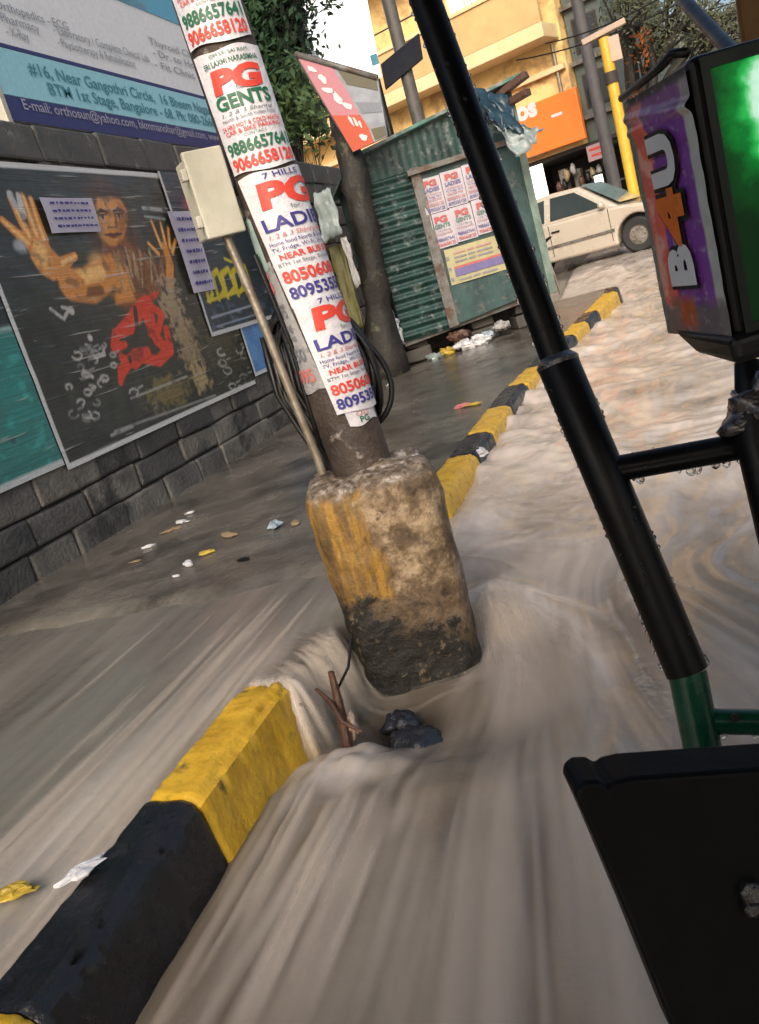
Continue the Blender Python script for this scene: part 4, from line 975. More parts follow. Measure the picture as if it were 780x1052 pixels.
mb = MB(); mb.slab([kp(0, .9, .1), kp(KW, .9, .1), kp(KW, .9, .5), kp(0, .9, .5)], -KN*.1); single(mb, 'rubble_wall', M_stone, 'low dark rubble wall in the shade beneath the kiosk', 'wall', kp(.9, .9, .1))
# adverts on the kiosk
INKF = [flat('faded_'+n_, c_, .6) for n_, c_ in (('red', (.52, .13, .12)), ('blue', (.17, .15, .33)), ('green', (.12, .23, .18)), ('pink', (.50, .26, .27)), ('grey', (.27, .26, .30)), ('white', (.55, .53, .55)))]
def kposter(label, w0, w1, z0, z1, lines, paper, bands=(), name='kiosk_advert'):
    T = thing(name, label, 'flyer', kp((w0+w1)/2, -.03, z0), 0, 'adverts pasted on the kiosk front')
    rg = random.Random(label); dx = rg.uniform(-.01, .01)
    f = lambda a, c: kp(a, -.046-.006*math.sin(a*9+c*5)-.004*math.sin(a*23), c)
    mb = MB().grid(lambda u, v: f(w0+(w1-w0)*u+dx*v, z0+(z1-z0)*v), 10, 12); mb.build('sheet', paper, T, smooth=True)
    g = MB(); f2 = lambda a, c: np.array(f(a, c))+KN*.009
    for s, y, h, mi, bold, wf in lines: g.text(s, h*(z1-z0), f2, (w0+w1)/2, z0+(z1-z0)*y, mi, bold=bold, align='c', width=wf*(w1-w0))
    for y0_, y1_, x0_, x1_, mi in bands: g.grid(lambda u, v: f2(w0+(w1-w0)*(x0_+(x1_-x0_)*u), z0+(z1-z0)*(y0_+(y1_-y0_)*v)), 6, 2, mi)
    g.build('lettering', INKF, T)
M_kpaper = mat('faded_paper', (.56, .52, .58), (.42, .39, .45), 6, .5, .1, .4, 22)
kl = [('PG', .76, .22, 0, .06, .62), ('LADIES', .60, .15, 1, .03, .74), ('1, 2 & 3 Sharing Rooms', .50, .08, 3, .01, .8), ('TV, Fridge, Wi-Fi', .42, .08, 1, .01, .8), ('NEAR BUS STOP', .33, .09, 3, .02, .76), ('8050608128', .19, .13, 3, .02, .84), ('8095355128', .05, .13, 1, .02, .84)]
kg = [('PG', .72, .24, 0, .06, .62), ('GENTS', .56, .16, 2, .03, .74), ('1, 2 & 3 Sharing', .46, .08, 4, .01, .7), ('HOT & COLD WATER', .36, .09, 3, .02, .8), ('9886657641', .19, .13, 1, .02, .84), ('9066658120', .05, .13, 0, .02, .84)]
pos = ['upper left', 'upper middle', 'upper right, half hidden by the pillar', 'lower left', 'lower middle', 'lower right, half hidden by the pillar']
for r_ in range(2):
    for c_ in range(3):
        w0 = .605+.255*c_+.02*r_; z1 = 2.14-.385*r_+.012*c_
        kposter('small white PG advert on the kiosk front, %s' % pos[r_*3+c_], w0, w0+.25, z1-.378, z1, kl if r_ == 0 else kg, M_kpaper)
M_yp = mat('pale_yellow_paper', (.50, .46, .26), (.38, .35, .2), 6, .4)
kposter('pale yellow poster with a blue band under the kiosk PG adverts', .69, 1.42, .955, 1.35, [], M_yp, [(.2, .42, .1, .92, 1), (.42, .48, .1, .92, 0), (.1, .2, .01, .06, 4), (.4, .5, .01, .06, 4), (.7, .8, .01, .06, 4)]+[(y_, y_+.045, x_, x_+w_, c_) for y_, c_ in ((.82, 3), (.70, 4), (.58, 4), (.07, 4)) for x_, w_ in ((.14, .2), (.37, .12), (.52, .26))])
# loose things on the roof
M_tarp = mat('blue_tarpaulin', (.022, .06, .09), (.01, .025, .04), 4, .35, .1, .5, 14)
M_sack = mat('pale_sack', (.30, .36, .36), (.16, .20, .20), 5, .4, .1, .5, 14)
def cloth(name, label, cat, P4, sag, m_, n=16, seed=0, amp=1.):
    P4 = [np.array(p, float) for p in P4]; mb = MB()
    def fn(u, v):
        p = P4[0]*(1-u)*(1-v)+P4[1]*u*(1-v)+P4[2]*u*v+P4[3]*(1-u)*v
        p = p+KU*(-sag*4*u*(1-u)*(.3+v))+amp*np.array([.04*float(fbm(u*3+seed, v*3, 3)), .04*float(fbm(u*3+7+seed, v*3, 3)), .05*float(fbm(u*4, v*4+seed, 3))]); return p
    mb.grid(fn, n, n); o = single(mb, name, m_, label, cat, P4[0], smooth=True); s = o.modifiers.new('thickness', 'SOLIDIFY'); s.thickness = .006; return o
y_ = 10.2
cloth('tarpaulin', 'crumpled dark blue tarpaulin spilling over the kiosk roof corner', 'tarpaulin', [ony(488, 90, y_), ony(522, 98, y_), ony(537, 138, y_-.3), ony(503, 122, y_-.3)], .02, M_tarp, seed=1)
cloth('tarpaulin', 'pale sack drooping from the kiosk roof corner below the blue sheet', 'sack', [ony(502, 118, y_-.2), ony(528, 128, y_-.2), ony(560, 132, y_-.3), ony(530, 162, y_-.4)], .03, M_sack, seed=5)
for k, (a, b_, lab) in enumerate((((500, 108), (541, 76), 'long dark plank sticking up from the kiosk roof'), ((512, 112), (543, 94), 'short dark plank below the long one on the kiosk roof'))):
    p, q = ony(*a, y_+.25), ony(*b_, y_+.1); d = Vector(q-p); mb = MB(); mb.box((p+q)/2, (d.length, .12, .07), d.to_track_quat('X', 'Z').to_matrix())
    single(mb, 'plank', M_wood, lab, 'plank', p, bevel=.006)
# bag and rubbish
def crumple(name, label, cat, c_, r, m_, sc=(1, 1, 1), seed=0, group=None):
    mb = MB(); mb.ball((0, 0, 0), r, n=18, sc=sc); V = []
    for p in mb.v:
        p = np.array(p); k = 1+.45*float(fbm(p[0]/r*1.6+seed, p[2]/r*1.6+p[1]/r, 3)); V.append(tuple(np.array(c_)+p*k))
    mb.v = V; return single(mb, name, m_, label, cat, (c_[0], c_[1], c_[2]-r*sc[2]), group, smooth='auto', ang=25)
crumple('plastic_bag', 'white plastic bag hanging off the lower left kiosk corner', 'bag', kp(-.10, -.08, .68), .12, M_plastic, (.75, .6, 1.5), 3)
rub = [(478, 358, .10, M_plastic, 'bright white rag on top of the rubbish heap under the kiosk'), (492, 350, .09, M_plastic, 'white crumpled bag at the right end of the rubbish heap'), (462, 372, .07, MK['y'], 'yellow brown packet low in the rubbish heap'), (480, 374, .07, M_cable, 'black bag at the bottom of the rubbish heap'), (500, 344, .06, MK['c'], 'pale blue wrapper right of the rubbish heap'), (448, 372, .06, M_sack, 'grey sack scrap at the left of the rubbish heap'), (515, 335, .07, M_oldpaper, 'grey paper wad under the right part of the kiosk'), (470, 345, .08, M_wood, 'brown cardboard lump behind the rubbish heap')]
for k, (px, py, r_, m_, lab) in enumerate(rub):
    q = onp(px, py, kp(0, -.05, 0), KN); q[2] = max(q[2], float(path_z(q[0], q[1]))+r_*.5); crumple('rubbish', lab, 'litter', q, r_, m_, (1.5, 1, .75), k*3.3, 'rubbish heaped under the kiosk')

# ---------------------------------------------------------------- trees
M_bark = mat('dark_bark', (.022, .018, .013), (.008, .007, .006), 9, .7, .15, .9, 25, stain=(.10, .10, .05), st_scale=5, st_amt=(.58, .68))
def leaf_mat(name, a, b2):
    m, nt, b = new_mat(name); L = nt.links.new
    oi = N(nt, 'ShaderNodeTexCoord').outputs['Object']; n = N(nt, 'ShaderNodeTexNoise', Scale=2.2, Detail=4, Roughness=.8); L(oi, n.inputs['Vector'])
    L(ramp(nt, n.outputs['Fac'], [(.35, a), (.65, b2)]).outputs[0], b.inputs['Base Color']); b.inputs['Roughness'].default_value = .45
    b.inputs['Subsurface Weight'].default_value = 0
    return m
M_leaf = leaf_mat('dark_leaves', (.012, .035, .018), (.035, .075, .03)); M_leaf2 = leaf_mat('olive_leaves', (.05, .06, .035), (.11, .115, .06)); M_leaf3 = leaf_mat('bright_leaves', (.028, .055, .016), (.06, .095, .03))
def tree(name, label, base, h, trunk_r, crowns, nleaf, lm, lsize, branches=7, lean=(0, 0), seed=1, bare=.4, group=None):
    rg = random.Random(seed); T = thing(name, label, 'tree', base, 0, group); base = np.array(base, float)
    mb = MB(); top = base+np.array([lean[0], lean[1], h]); pts = [base+(top-base)*t+np.array([.06*math.sin(t*5+seed), .06*math.cos(t*4+seed), 0])*h*.12 for t in np.linspace(0, 1, 9)]
    pts[0] = base-np.array([0, 0, .3])
    mb.tube(pts, list(trunk_r*(1-.62*np.linspace(0, 1, 9))), 14)
    tips = []
    for k in range(branches):
        t = bare+(1-bare)*k/max(1, branches-1)*.95; p = base+(top-base)*t; c_, r_ = crowns[k % len(crowns)]
        e = np.array(c_)+np.array([rg.uniform(-.6, .6)*r_ for _ in range(3)]); mid = p*.5+e*.5+np.array([rg.uniform(-.2, .2), rg.uniform(-.2, .2), rg.uniform(-.1, .3)])*r_
        rr = trunk_r*(.5-.25*t); mb.tube([p, p*.6+mid*.4+np.array([0, 0, .05]), mid, mid*.4+e*.6, e], [rr, rr*.85, rr*.6, rr*.4, rr*.15], 8); tips.append(e)
        for _ in range(3):
            e2 = e+np.array([rg.uniform(-.8, .8)*r_ for _ in range(3)]); mb.tube([mid, (mid+e2)/2+np.array([0, 0, .1*r_]), e2], [rr*.35, rr*.2, rr*.06], 6); tips.append(e2)
    mb.build('trunk', M_bark, T, smooth='auto')
    V = []; Fc = []
    clumps = [(t, rg.uniform(.25, .55)) for t in tips]
    for c_, r_ in crowns:
        for _ in range(9):
            d = np.array([rg.gauss(0, 1) for _ in range(3)]); d /= np.linalg.norm(d)+1e-9; clumps.append((np.array(c_)+d*r_*rg.uniform(.3, 1), rg.uniform(.25, .5)*max(.5, r_*.6)))
    for _ in range(nleaf):
        c_, r_ = rg.choice(clumps); p = np.array(c_)+np.array([rg.gauss(0, r_*.55) for _ in range(3)])
        a = Vector([rg.gauss(0, 1) for _ in range(3)]).normalized(); b_ = a.orthogonal().normalized(); s_ = lsize*rg.uniform(.6, 1.3)
        a = np.array(a)*s_; b_ = np.array(b_)*s_*.45; o_ = len(V); V += [p-a, p+b_, p+a, p-b_]; Fc.append((o_, o_+1, o_+2, o_+3))
    mb = MB().add(V, Fc); mb.build('crown', lm, T)
    return T
# tree squeezed between the wall end and the kiosk
T = thing('tree_stump', 'mossy dark tree trunk squeezed between the wall and the green kiosk', 'tree', (-2.95, 9.3, .1))
mb = MB(); pp = [ony(402, 395, 9.3), ony(392, 340, 9.3), ony(384, 280, 9.3), ony(372, 220, 9.3), ony(361, 165, 9.4), ony(352, 120, 9.7), ony(345, 95, 10.2)]
pp = [pp[0]*(1-t)+pp[1]*t for t in (0, .5)]+[pp[i]*(1-t)+pp[i+1]*t for i in range(1, 6) for t in (0, .25, .5, .75)]+[pp[6]]
pp = [p+np.array([.035*float(fbm(i*.7, 3, 2)), .03*float(fbm(i*.6, 8, 2)), 0]) for i, p in enumerate(pp)]; nn = len(pp)
mb.tube(pp, [(.24-.10*min(1, i/4)+.03*float(fbm(i*.45, 5, 3)))*(1 if i < nn*.72 else 1-.7*(i-nn*.72)/(nn*.28)) for i in range(nn)], 22)
V = []
for p in mb.v:
    k = .03*float(fbm(p[0]*9, p[2]*5+p[1]*9, 4)); V.append((p[0]+k, p[1]+k, p[2]))
mb.v = V
mb.build('trunk', M_bark, T, smooth=True)
cloth('cloth_scrap', 'pale grey plastic sheet tied to the trunk, upper part', 'rag', [ony(322, 200, 8.6), ony(340, 192, 8.6), ony(352, 240, 8.6), ony(332, 250, 8.6)], .0, M_sack, 12, 2, .6)
cloth('cloth_scrap', 'narrow white paper strip peeling off the wall end by the trunk', 'paper', [ony(350, 245, 8.5), ony(356, 243, 8.5), ony(371, 292, 8.5), ony(366, 297, 8.5)], .0, M_oldpaper, 12, 3, .3)
cloth('cloth_scrap', 'olive yellow cloth hanging at the wall end behind the pole', 'rag', [ony(338, 255, 8.9), ony(352, 250, 8.9), ony(374, 336, 8.9), ony(362, 340, 8.9)], .0, mat('olive_cloth', (.13, .12, .035), (.07, .065, .02), 8, .6), 12, 4, .5)
tree('broad_tree', 'dark leafy tree rising over the wall right behind the pole', (-4.9, 13.2, .1), 4.6, .2, [(np.array(ony(278, 20, 13)), .8), (np.array(ony(275, 70, 13)), .65), (np.array(ony(292, 95, 13.5)), .45), (np.array(ony(240, -30, 13)), 1.2), (np.array(ony(285, -20, 13)), .7)], 22000, M_leaf, .065, 9, (.3, .2), 3)
tree('shrub', 'small bright green bush above the wall between pole and board', (-4.35, 12.6, .1), 2.9, .05, [(np.array(ony(312, 125, 12.6)), .3), (np.array(ony(300, 100, 12.6)), .3)], 700, M_leaf3, .07, 4, (0, 0), 5)

# ---------------------------------------------------------------- boards over the kiosk
def board(name, label, cat, P4, th, m_face, m_edge, posts=()):
    P4 = [np.array(p, float) for p in P4]; n = np.cross(P4[1]-P4[0], P4[3]-P4[0]); n /= np.linalg.norm(n)
    T = thing(name, label, cat, P4[0]); mb = MB(); mb.slab(P4, -n*th if n[1] < 0 else n*th); mb.build('panel', m_face, T, bevel=.004)
    return T, P4, (n if n[1] < 0 else -n)
Y1 = 9.2
T, Q, n = board('advert_board', 'tilted pink and red advert board on the trunk by the kiosk roof', 'advert board', [ony(305, 57, Y1), ony(388, 80, Y1), ony(398, 140, Y1), ony(363, 156, Y1)], .04, mat('board_pale_grey', (.34, .37, .42), (.2, .22, .26), 6, .5), M_tin)
bl = lambda u, v: (Q[0]*(1-u)*(1-v)+Q[1]*u*(1-v)+Q[2]*u*v+Q[3]*(1-u)*v)
f = lambda u, v, o_=.006: bl(u, v)+n*o_
M_salmon = flat('ink_salmon', (.50, .20, .24)); M_vermil = flat('ink_vermilion', (.55, .08, .03)); M_slate = flat('ink_slate', (.20, .22, .27)); M_olive = flat('ink_olive', (.11, .10, .06))
mb = MB()
mb.poly([f(0, 0), f(.42, 0), f(.50, .3), f(.55, .62), f(0, .62)], 0); mb.poly([f(0, .62), f(.55, .62), f(.62, .8), f(.62, 1), f(0, 1)], 1); mb.poly([f(.48, .02), f(.98, .02), f(.98, .22), f(.54, .22)], 3); mb.poly([f(.55, .45), f(.98, .42), f(.98, .58), f(.6, .6)], 2); mb.poly([f(.66, .82), f(.99, .82), f(.99, .98), f(.66, .98)], 3)
mb.build('colour_bands', [M_salmon, M_vermil, M_slate, M_olive], T)
g = MB(); ex = (Q[1]-Q[0]); ey = (Q[0]-Q[3])
ft = lambda a, c: f(a, 1-c, .012)
# lettering too blurred to read: loose brush strokes
for x_, y_2, w_, h_ in ((.06, .84, .10, .08), (.15, .74, .10, .09), (.12, .62, .16, .08), (.22, .52, .12, .12), (.32, .44, .14, .10), (.30, .24, .05, .14), (.38, .22, .05, .15), (.46, .20, .04, .12), (.34, .06, .16, .08)):
    pts = [(x_+w_*.5+w_*.55*math.cos(t)*(1+.25*math.sin(3*t+x_*40)), y_2+h_*.5+h_*.5*math.sin(t)*(1+.3*math.cos(2*t+y_2*30))) for t in np.linspace(0, 2*PI, 15)[:-1]]
    g.poly([ft(*p) for p in pts])
g.build('lettering', M_white, T)
mb = MB(); mb.tube([f(-.01, -.01, 0), f(1.0, 0, 0)], .03, 8); mb.tube([f(0, 0, -.03), f(0, 1, -.03)], .025, 8); mb.build('frame', M_tin, T, smooth=True)
mb = MB(); mb.tube([f(.25, .5, -.04), f(.25, .5, -.04)+(0, .35, -.1)], .03, 10); mb.build('bracket', M_cable, T, smooth='auto')
Y2 = 15.
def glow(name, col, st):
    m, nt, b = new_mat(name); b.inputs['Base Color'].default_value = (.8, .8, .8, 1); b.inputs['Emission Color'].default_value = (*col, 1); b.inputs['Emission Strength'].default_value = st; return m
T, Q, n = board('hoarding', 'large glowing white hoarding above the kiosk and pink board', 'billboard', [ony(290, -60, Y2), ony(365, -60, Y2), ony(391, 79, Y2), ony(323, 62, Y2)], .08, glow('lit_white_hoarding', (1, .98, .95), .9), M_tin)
mb = MB(); mb.tube([Q[2]+(-.1, .1, 0), (Q[2]+(-.1, .1, 0))*[1, 1, 0]], .06, 10); mb.build('post', M_cable, T, smooth='auto')
mb = MB(); mb.tube([Q[3]+(.1, .1, 0), (Q[3]+(.1, .1, 0))*[1, 1, 0]], .06, 10); mb.build('post', M_cable, T, smooth='auto')
mb = MB(); mb.slab([Q[0]-(.14, 0, 0), Q[0]+(.05, 0, 0), Q[3]+(.05, 0, 0), Q[3]-(.14, 0, .05)], -n*.06); mb.v = [tuple(np.array(p)+n*.012) for p in mb.v]; mb.build('side_strip', M_boardw, T)
c_ = Q[2]+(Q[0]-Q[2])*.08; mb = MB(); mb.slab([c_+n*.01, c_+n*.01+(.12, 0, 0), c_+n*.01+(.12, 0, .16), c_+n*.01+(0, 0, .16)], n*.01); mb.build('blue_mark', M_skyd, T)
T, Q, n = board('sign_panel', 'dark slanted rectangular panel mounted on a grey post above the kiosk', 'panel', [ony(391, 66, 14), ony(430, 34, 14), ony(434, 60, 14), ony(396, 92, 14)], .06, mat('dark_panel', (.008, .011, .022), (.005, .007, .013), 6, .6, spec=.15), M_tin)
mb = MB(); c_ = (Q[0]+Q[1]+Q[2]+Q[3])/4-n*.15; mb.tube([c_*[1, 1, 0], c_+(0, 0, 1.6)], .1, 12); mb.build('post', mat('grey_post', (.12, .115, .11), (.06, .055, .05), 6, .6), T, smooth='auto')
# ---------------------------------------------------------------- yellow apartment building and shops at the junction
BP = np.array([-2.5, 25., 0.]); BE = np.array([.94, -.34, 0.]); BE /= np.linalg.norm(BE); BN = np.array([BE[1], -BE[0], 0.])
def bp_(w, d, z): return BP+BE*w-BN*d+KU*z       # d > 0 goes into the building
def bslab(mb, w0, w1, z0, z1, d0, d1, mi=0): return mb.hexa([bp_(w0, d0, z0), bp_(w1, d0, z0), bp_(w1, d1, z0), bp_(w0, d1, z0), bp_(w0, d0, z1), bp_(w1, d0, z1), bp_(w1, d1, z1), bp_(w0, d1, z1)], mi)
M_ywall = mat('yellow_wall', (.80, .56, .24), (.72, .48, .19), 1.2, .75, .1, .3, 20, stain=(.4, .25, .11), st_scale=1.1)
M_ydark = mat('ochre_wall', (.60, .40, .18), (.50, .32, .14), 1.5, .8, .1, .3, 20)
M_ycream = mat('cream_band', (.74, .58, .34), (.66, .48, .25), 2, .7)
M_orange = mat('orange_sign', (.80, .20, .03), (.72, .16, .02), 1.5, .4, .1, .1, 20)
M_brownd = mat('dark_shop', (.05, .035, .028), (.025, .018, .015), 3, .7)
M_glassd = mat('dark_glass', (.03, .035, .04), None, 4, .12, .05, .05, 10)
T = thing('apartment_building', 'yellow apartment block with ledges behind the kiosk', 'building', bp_(-3, 0, .4))
mb = MB(); bslab(mb, -11, 1.75, 3.1, 12, 0, 6); bslab(mb, -11, -.7, -.2, 3.1, 0, 6); mb.build('wall', M_ywall, T)
for z_ in (6.02, 9.1):
    mb = MB(); bslab(mb, -11, 1.7, z_-.34, z_, -.9, -.004); mb.build('balcony_slab', M_ycream, T, bevel=.02)
    mb = MB(); bslab(mb, -11, 1.7, z_+.003, z_+.95, -.9, -.78); mb.build('balcony_parapet', M_ydark, T)
    mb = MB(); bslab(mb, -11, 1.72, z_+.953, z_+1.05, -.95, -.73); mb.build('coping', M_ycream, T, bevel=.01)
mb = MB(); bslab(mb, -11, 1.72, 4.95, 5.08, -.18, -.004); mb.build('ledge', M_ycream, T, bevel=.01)
for w0, w1, z0, z1 in ((-5.4, -4.2, 6.9, 8.3), (-5.2, -4.3, 3.7, 4.8), (-3.7, -2.9, 3.7, 4.9), (-1.9, -1.1, 3.7, 4.9)):
    mb = MB(); bslab(mb, w0, w1, z0, z1, -.03, -.004); wnd = mb.build('window', M_ycream, T, bevel=.008)
    mb = MB(); bslab(mb, w0+.08, (w0+w1)/2-.03, z0+.08, z1-.08, -.04, -.032); bslab(mb, (w0+w1)/2+.03, w1-.08, z0+.08, z1-.08, -.04, -.032); mb.build('pane', M_glassd, wnd)
mb = MB(); bslab(mb, -1.15, -.15, 7.12, 8.5, -.03, -.004); wnd = mb.build('lit_window', M_ycream, T, bevel=.008)
mb = MB(); bslab(mb, -1.05, -.62, 7.2, 8.4, -.04, -.032); bslab(mb, -.56, -.25, 7.2, 8.4, -.04, -.032); mb.build('pane', glow('warm_window_light', (1, .72, .36), 1.3), wnd)
mb = MB(); bslab(mb, 1.0, 1.25, 6.1, 12, -.75, -.5); mb.build('column', M_ydark, T, bevel=.01)
for w_ in (-2.6, 1.5):
    mb = MB(); mb.tube([bp_(w_, -.08, 3.2), bp_(w_, -.08, 5.6)], .05, 10); mb.build('drain_pipe', M_pipe, T, smooth='auto')
mb = MB()
for k in range(9): mb.tube([bp_(-10+k*1.25, -.84, 7.05), bp_(-10+k*1.25, -.84, 7.5)], .015, 6)
mb.tube([bp_(-11, -.84, 7.5), bp_(1.6, -.84, 7.5)], .02, 6); mb.build('railing', M_brownd, T)
# corner shop under the block
T = thing('shop', 'dark open shopfront under the orange sign, seen over the car roof', 'shop', bp_(1, 0, .4))
mb = MB(); bslab(mb, -.7, 3.0, -.2, 3.1, 3, 3.2); bslab(mb, -.7, -.6, -.2, 3.1, .02, 3); bslab(mb, 2.95, 3.1, -.2, 3.1, .02, 3); bslab(mb, -.7, 3.1, 3.0, 3.095, .02, 3); bslab(mb, -.7, 3.1, .2, .5, .02, 3); mb.build('interior', M_brownd, T)
mb = MB(); bslab(mb, -.05, .45, 2.08, 3.0, .10, .2); mb.build('lit_display', glow('shop_window_light', (1, .98, .9), 1.9), T)
mb = MB(); bslab(mb, -.2, .62, 1.92, 2.05, -.25, .3); mb.build('counter', flat('yellow_counter', (.75, .5, .06)), T, bevel=.01)
mb = MB(); bslab(mb, -.2, .6, .3, 1.9, -.1, .25); mb.build('counter_front', M_brownd, T)
for k, w_ in enumerate((.8, 1.15, 1.45)):
    mb = MB(); bslab(mb, w_, w_+.2, 1.0, 2.7-.1*k, .3+.1*k, .5+.1*k); mb.build('shelf_post', M_tin, T, bevel=.01)
for k in range(9):
    mb = MB(); w_ = .75+.17*k; z_ = 2.2+.5*random.random(); mb.ball(bp_(w_, .1+.2*random.random(), z_), .10, n=8, sc=(.8, .8, 1.5), jit=.2); mb.build('hanging_goods', [M_wood, M_cable, MK['b'], M_oldpaper][k % 4], T, smooth=True)
for z_ in (1.2, 1.6, 2.0):
    mb = MB(); bslab(mb, .7, 2.6, z_, z_+.04, .9, 1.3); mb.build('shelf', M_tin, T)
T = thing('shop_sign', 'bright orange shop sign with white lettering under the yellow block', 'shop sign', bp_(1, -.3, 3.2))
mb = MB(); mb.hexa([bp_(-.25, -.36, 3.22), bp_(1.98, -.36, 3.18), bp_(1.98, -.2, 3.18), bp_(-.25, -.2, 3.22), bp_(-.25, -.36, 4.42), bp_(1.98, -.36, 4.42), bp_(1.98, -.2, 4.42), bp_(-.25, -.2, 4.42)]); mb.build('panel', M_orange, T, bevel=.02)
g = MB(); fo = lambda a, c: bp_(a, -.368, c)
p = onp(538, 124, BP, BN); w0 = (p-BP)@BE; g.text('os', .62, fo, w0, p[2]-.02, 0, bold=.05)
g.text('os', .2, fo, 9, 9, 0) if False else None
bslab(g, 1.22, 1.52, 3.92, 3.99, -.37, -.363); g.build('lettering', M_white, T)
T = thing('small_sign', 'small pinkish sign hanging in the shade beyond the shop', 'sign', bp_(2.2, -.1, 2.65))
mb = MB(); bslab(mb, 1.85, 2.35, 2.62, 3.0, -.14, -.08); mb.build('panel', flat('pinkish_board', (.45, .30, .32)), T, bevel=.008); mb = MB(); bslab(mb, 1.92, 2.28, 2.86, 2.92, -.146, -.141); bslab(mb, 1.95, 2.25, 2.72, 2.77, -.146, -.141); mb.build('stripe', M_red, T)
T = thing('shop_lamp', 'small white lit lamp box low beside the dark shop', 'lamp', bp_(2.05, -.2, 1.9))
mb = MB(); bslab(mb, 1.96, 2.16, 1.95, 2.25, -.3, -.2); mb.build('lamp_glass', glow('lamp_white', (.9, 1, 1), 1.5), T, bevel=.01); mb = MB(); bslab(mb, 1.93, 2.19, 2.253, 2.3, -.33, -.17); mb.build('cap', M_cable, T); mb = MB(); mb.tube([bp_(2.06, -.1, .3), bp_(2.06, -.1, 2.2)], .03, 8); mb.build('stem', M_cable, T)
# greenish building next door
T = thing('netted_building', 'tall grey green building next to the yellow block', 'building', bp_(2.2, .3, .4))
M_ggrey = mat('grey_green_wall', (.12, .15, .14), (.07, .09, .085), 2, .7)
mb = MB(); bslab(mb, 1.80, 2.75, 2.9, 12.5, .3, 5); mb.build('wall', M_ggrey, T)
for z_ in (3.9, 5.2, 6.5, 7.8, 9.1):
    mb = MB(); bslab(mb, 1.95, 2.6, z_, z_+.8, .27, .296); wnd = mb.build('window', M_brownd, T); mb = MB(); bslab(mb, 2.0, 2.55, z_+.05, z_+.75, .255, .267); mb.build('pane', M_glassd, wnd)
    mb = MB(); bslab(mb, 1.78, 2.77, z_-.25, z_-.15, .15, .296); mb.build('ledge', M_tin, T)
T = thing('roadside_house', 'pale grey house standing far behind the tree at the right', 'building', (5.5, 44, .4))
mb = MB(); mb.box((6, 46, 3.2), (7, 6, 6.4)); mb.build('wall', mat('pale_grey_wall', (.34, .35, .35), (.26, .27, .28), 2, .8), T)
for k in range(3):
    for z_ in (1.9, 4.4):
        mb = MB(); mb.box((3.9+k*2.1, 42.97, z_), (1.1, .05, 1.3)); wnd = mb.build('window', M_boardw, T); mb = MB(); mb.box((3.9+k*2.1, 42.93, z_), (.9, .02, 1.1)); mb.build('pane', M_glassd, wnd)

# posts, tree and wires at the junction
M_ypole = mat('yellow_post_paint', (.62, .37, .035), (.54, .29, .025), 4, .4, .1, .15, 30, stain=(.35, .16, .02), st_scale=3, st_amt=(.6, .68))
T = thing('yellow_post', 'slim bright yellow post with a small board on top', 'post', (.085, 18, .4))
p0, p1 = ony(656, 222, 18), ony(621, 42, 18)
mb = MB(); mb.tube([(p0[0], 18, .3), p1+(0, 0, .05)], .10, 14); mb.build('shaft', M_ypole, T, smooth='auto')
mb = MB(); q = ony(620, 33, 18); mb.box(q, (.80, .14, .10), Matrix.Rotation(math.radians(-8), 3, 'Y')); mb.build('cap_board', mat('tan_board', (.45, .33, .25), None, 4, .5), T, bevel=.01)
mb = MB(); q = ony(632, 50, 18); mb.box(q+(.0, -.02, 0), (.20, .14, .42)); mb.build('box', mat('salmon_box', (.55, .40, .30), None, 4, .5), T, bevel=.01)
mb = MB(); q = ony(628, 80, 18); mb.tube([q-(0, 0, .1), q+(0, 0, .1)], .125, 14); mb.build('clamp', M_brownd, T, smooth='auto')
T = thing('concrete_post', 'tall grey concrete post left of the yellow one', 'post', (-.7, 21, .4)); pa, pb = ony(632, 190, 21), ony(590, -10, 21)
mb = MB(); mb.tube([pa*[1, 1, 0]+(0, 0, .3), pb+(0, 0, 2)], [.15, .11], 14); mb.build('shaft', mat('grey_concrete_post', (.10, .095, .10), (.055, .05, .055), 5, .7), T, smooth='auto'); mb = MB(); mb.box(pb+(0, 0, .9), (1.2, .1, .1)); mb.build('cross_arm', M_pipe, T)
T = tree('street_tree', 'big dark street tree with forked limbs behind the yellow post', (.35, 21.5, .45), 4.6, .30,
     [(np.array(ony(690, 20, 21.5)), 1.0), (np.array(ony(740, 30, 22)), .9), (np.array(ony(655, -20, 21)), .9), (np.array(ony(720, -30, 22)), 1.2), (np.array(ony(790, 20, 22)), 1.0)], 9000, M_leaf2, .05, 12, (.25, .4), 21, .35)
mb = MB()
tb = ony(655, 175, 21.5)
for pts, rr in (([ony(650, 165, 21.4), ony(668, 120, 21.4), ony(690, 75, 21.4), ony(712, 45, 21.4), ony(760, 10, 21.6)], [.17, .14, .11, .09, .05]), ([ony(668, 120, 21.4), ony(672, 70, 21.3), ony(660, 20, 21.2), ony(662, -20, 21)], [.12, .10, .08, .05]), ([ony(690, 75, 21.4), ony(720, 70, 21.5), ony(760, 50, 21.7)], [.08, .06, .03]), ([ony(672, 70, 21.3), ony(695, 30, 21.5), ony(700, -10, 21.6)], [.07, .06, .04])):
    mb.tube(pts, rr, 10)
mb.build('limb', M_bark, T, smooth='auto')
M_flame = leaf_mat('orange_leaves', (.30, .07, .015), (.45, .14, .03)); 
mb = MB(); V = []; Fc = []
for _ in range(90):
    c_ = random.choice([ony(662, 40, 21), ony(650, 95, 21), ony(660, 60, 21)]); p = c_+np.array([random.gauss(0, .10) for _ in range(3)]); a = np.array([random.gauss(0, 1) for _ in range(3)]); a /= np.linalg.norm(a); b_ = np.cross(a, [.3, .5, .8]); o_ = len(V); V += [p-a*.07, p+b_*.035, p+a*.07, p-b_*.035]; Fc.append((o_, o_+1, o_+2, o_+3))
mb.add(V, Fc).build('orange_blossom', M_flame, T)
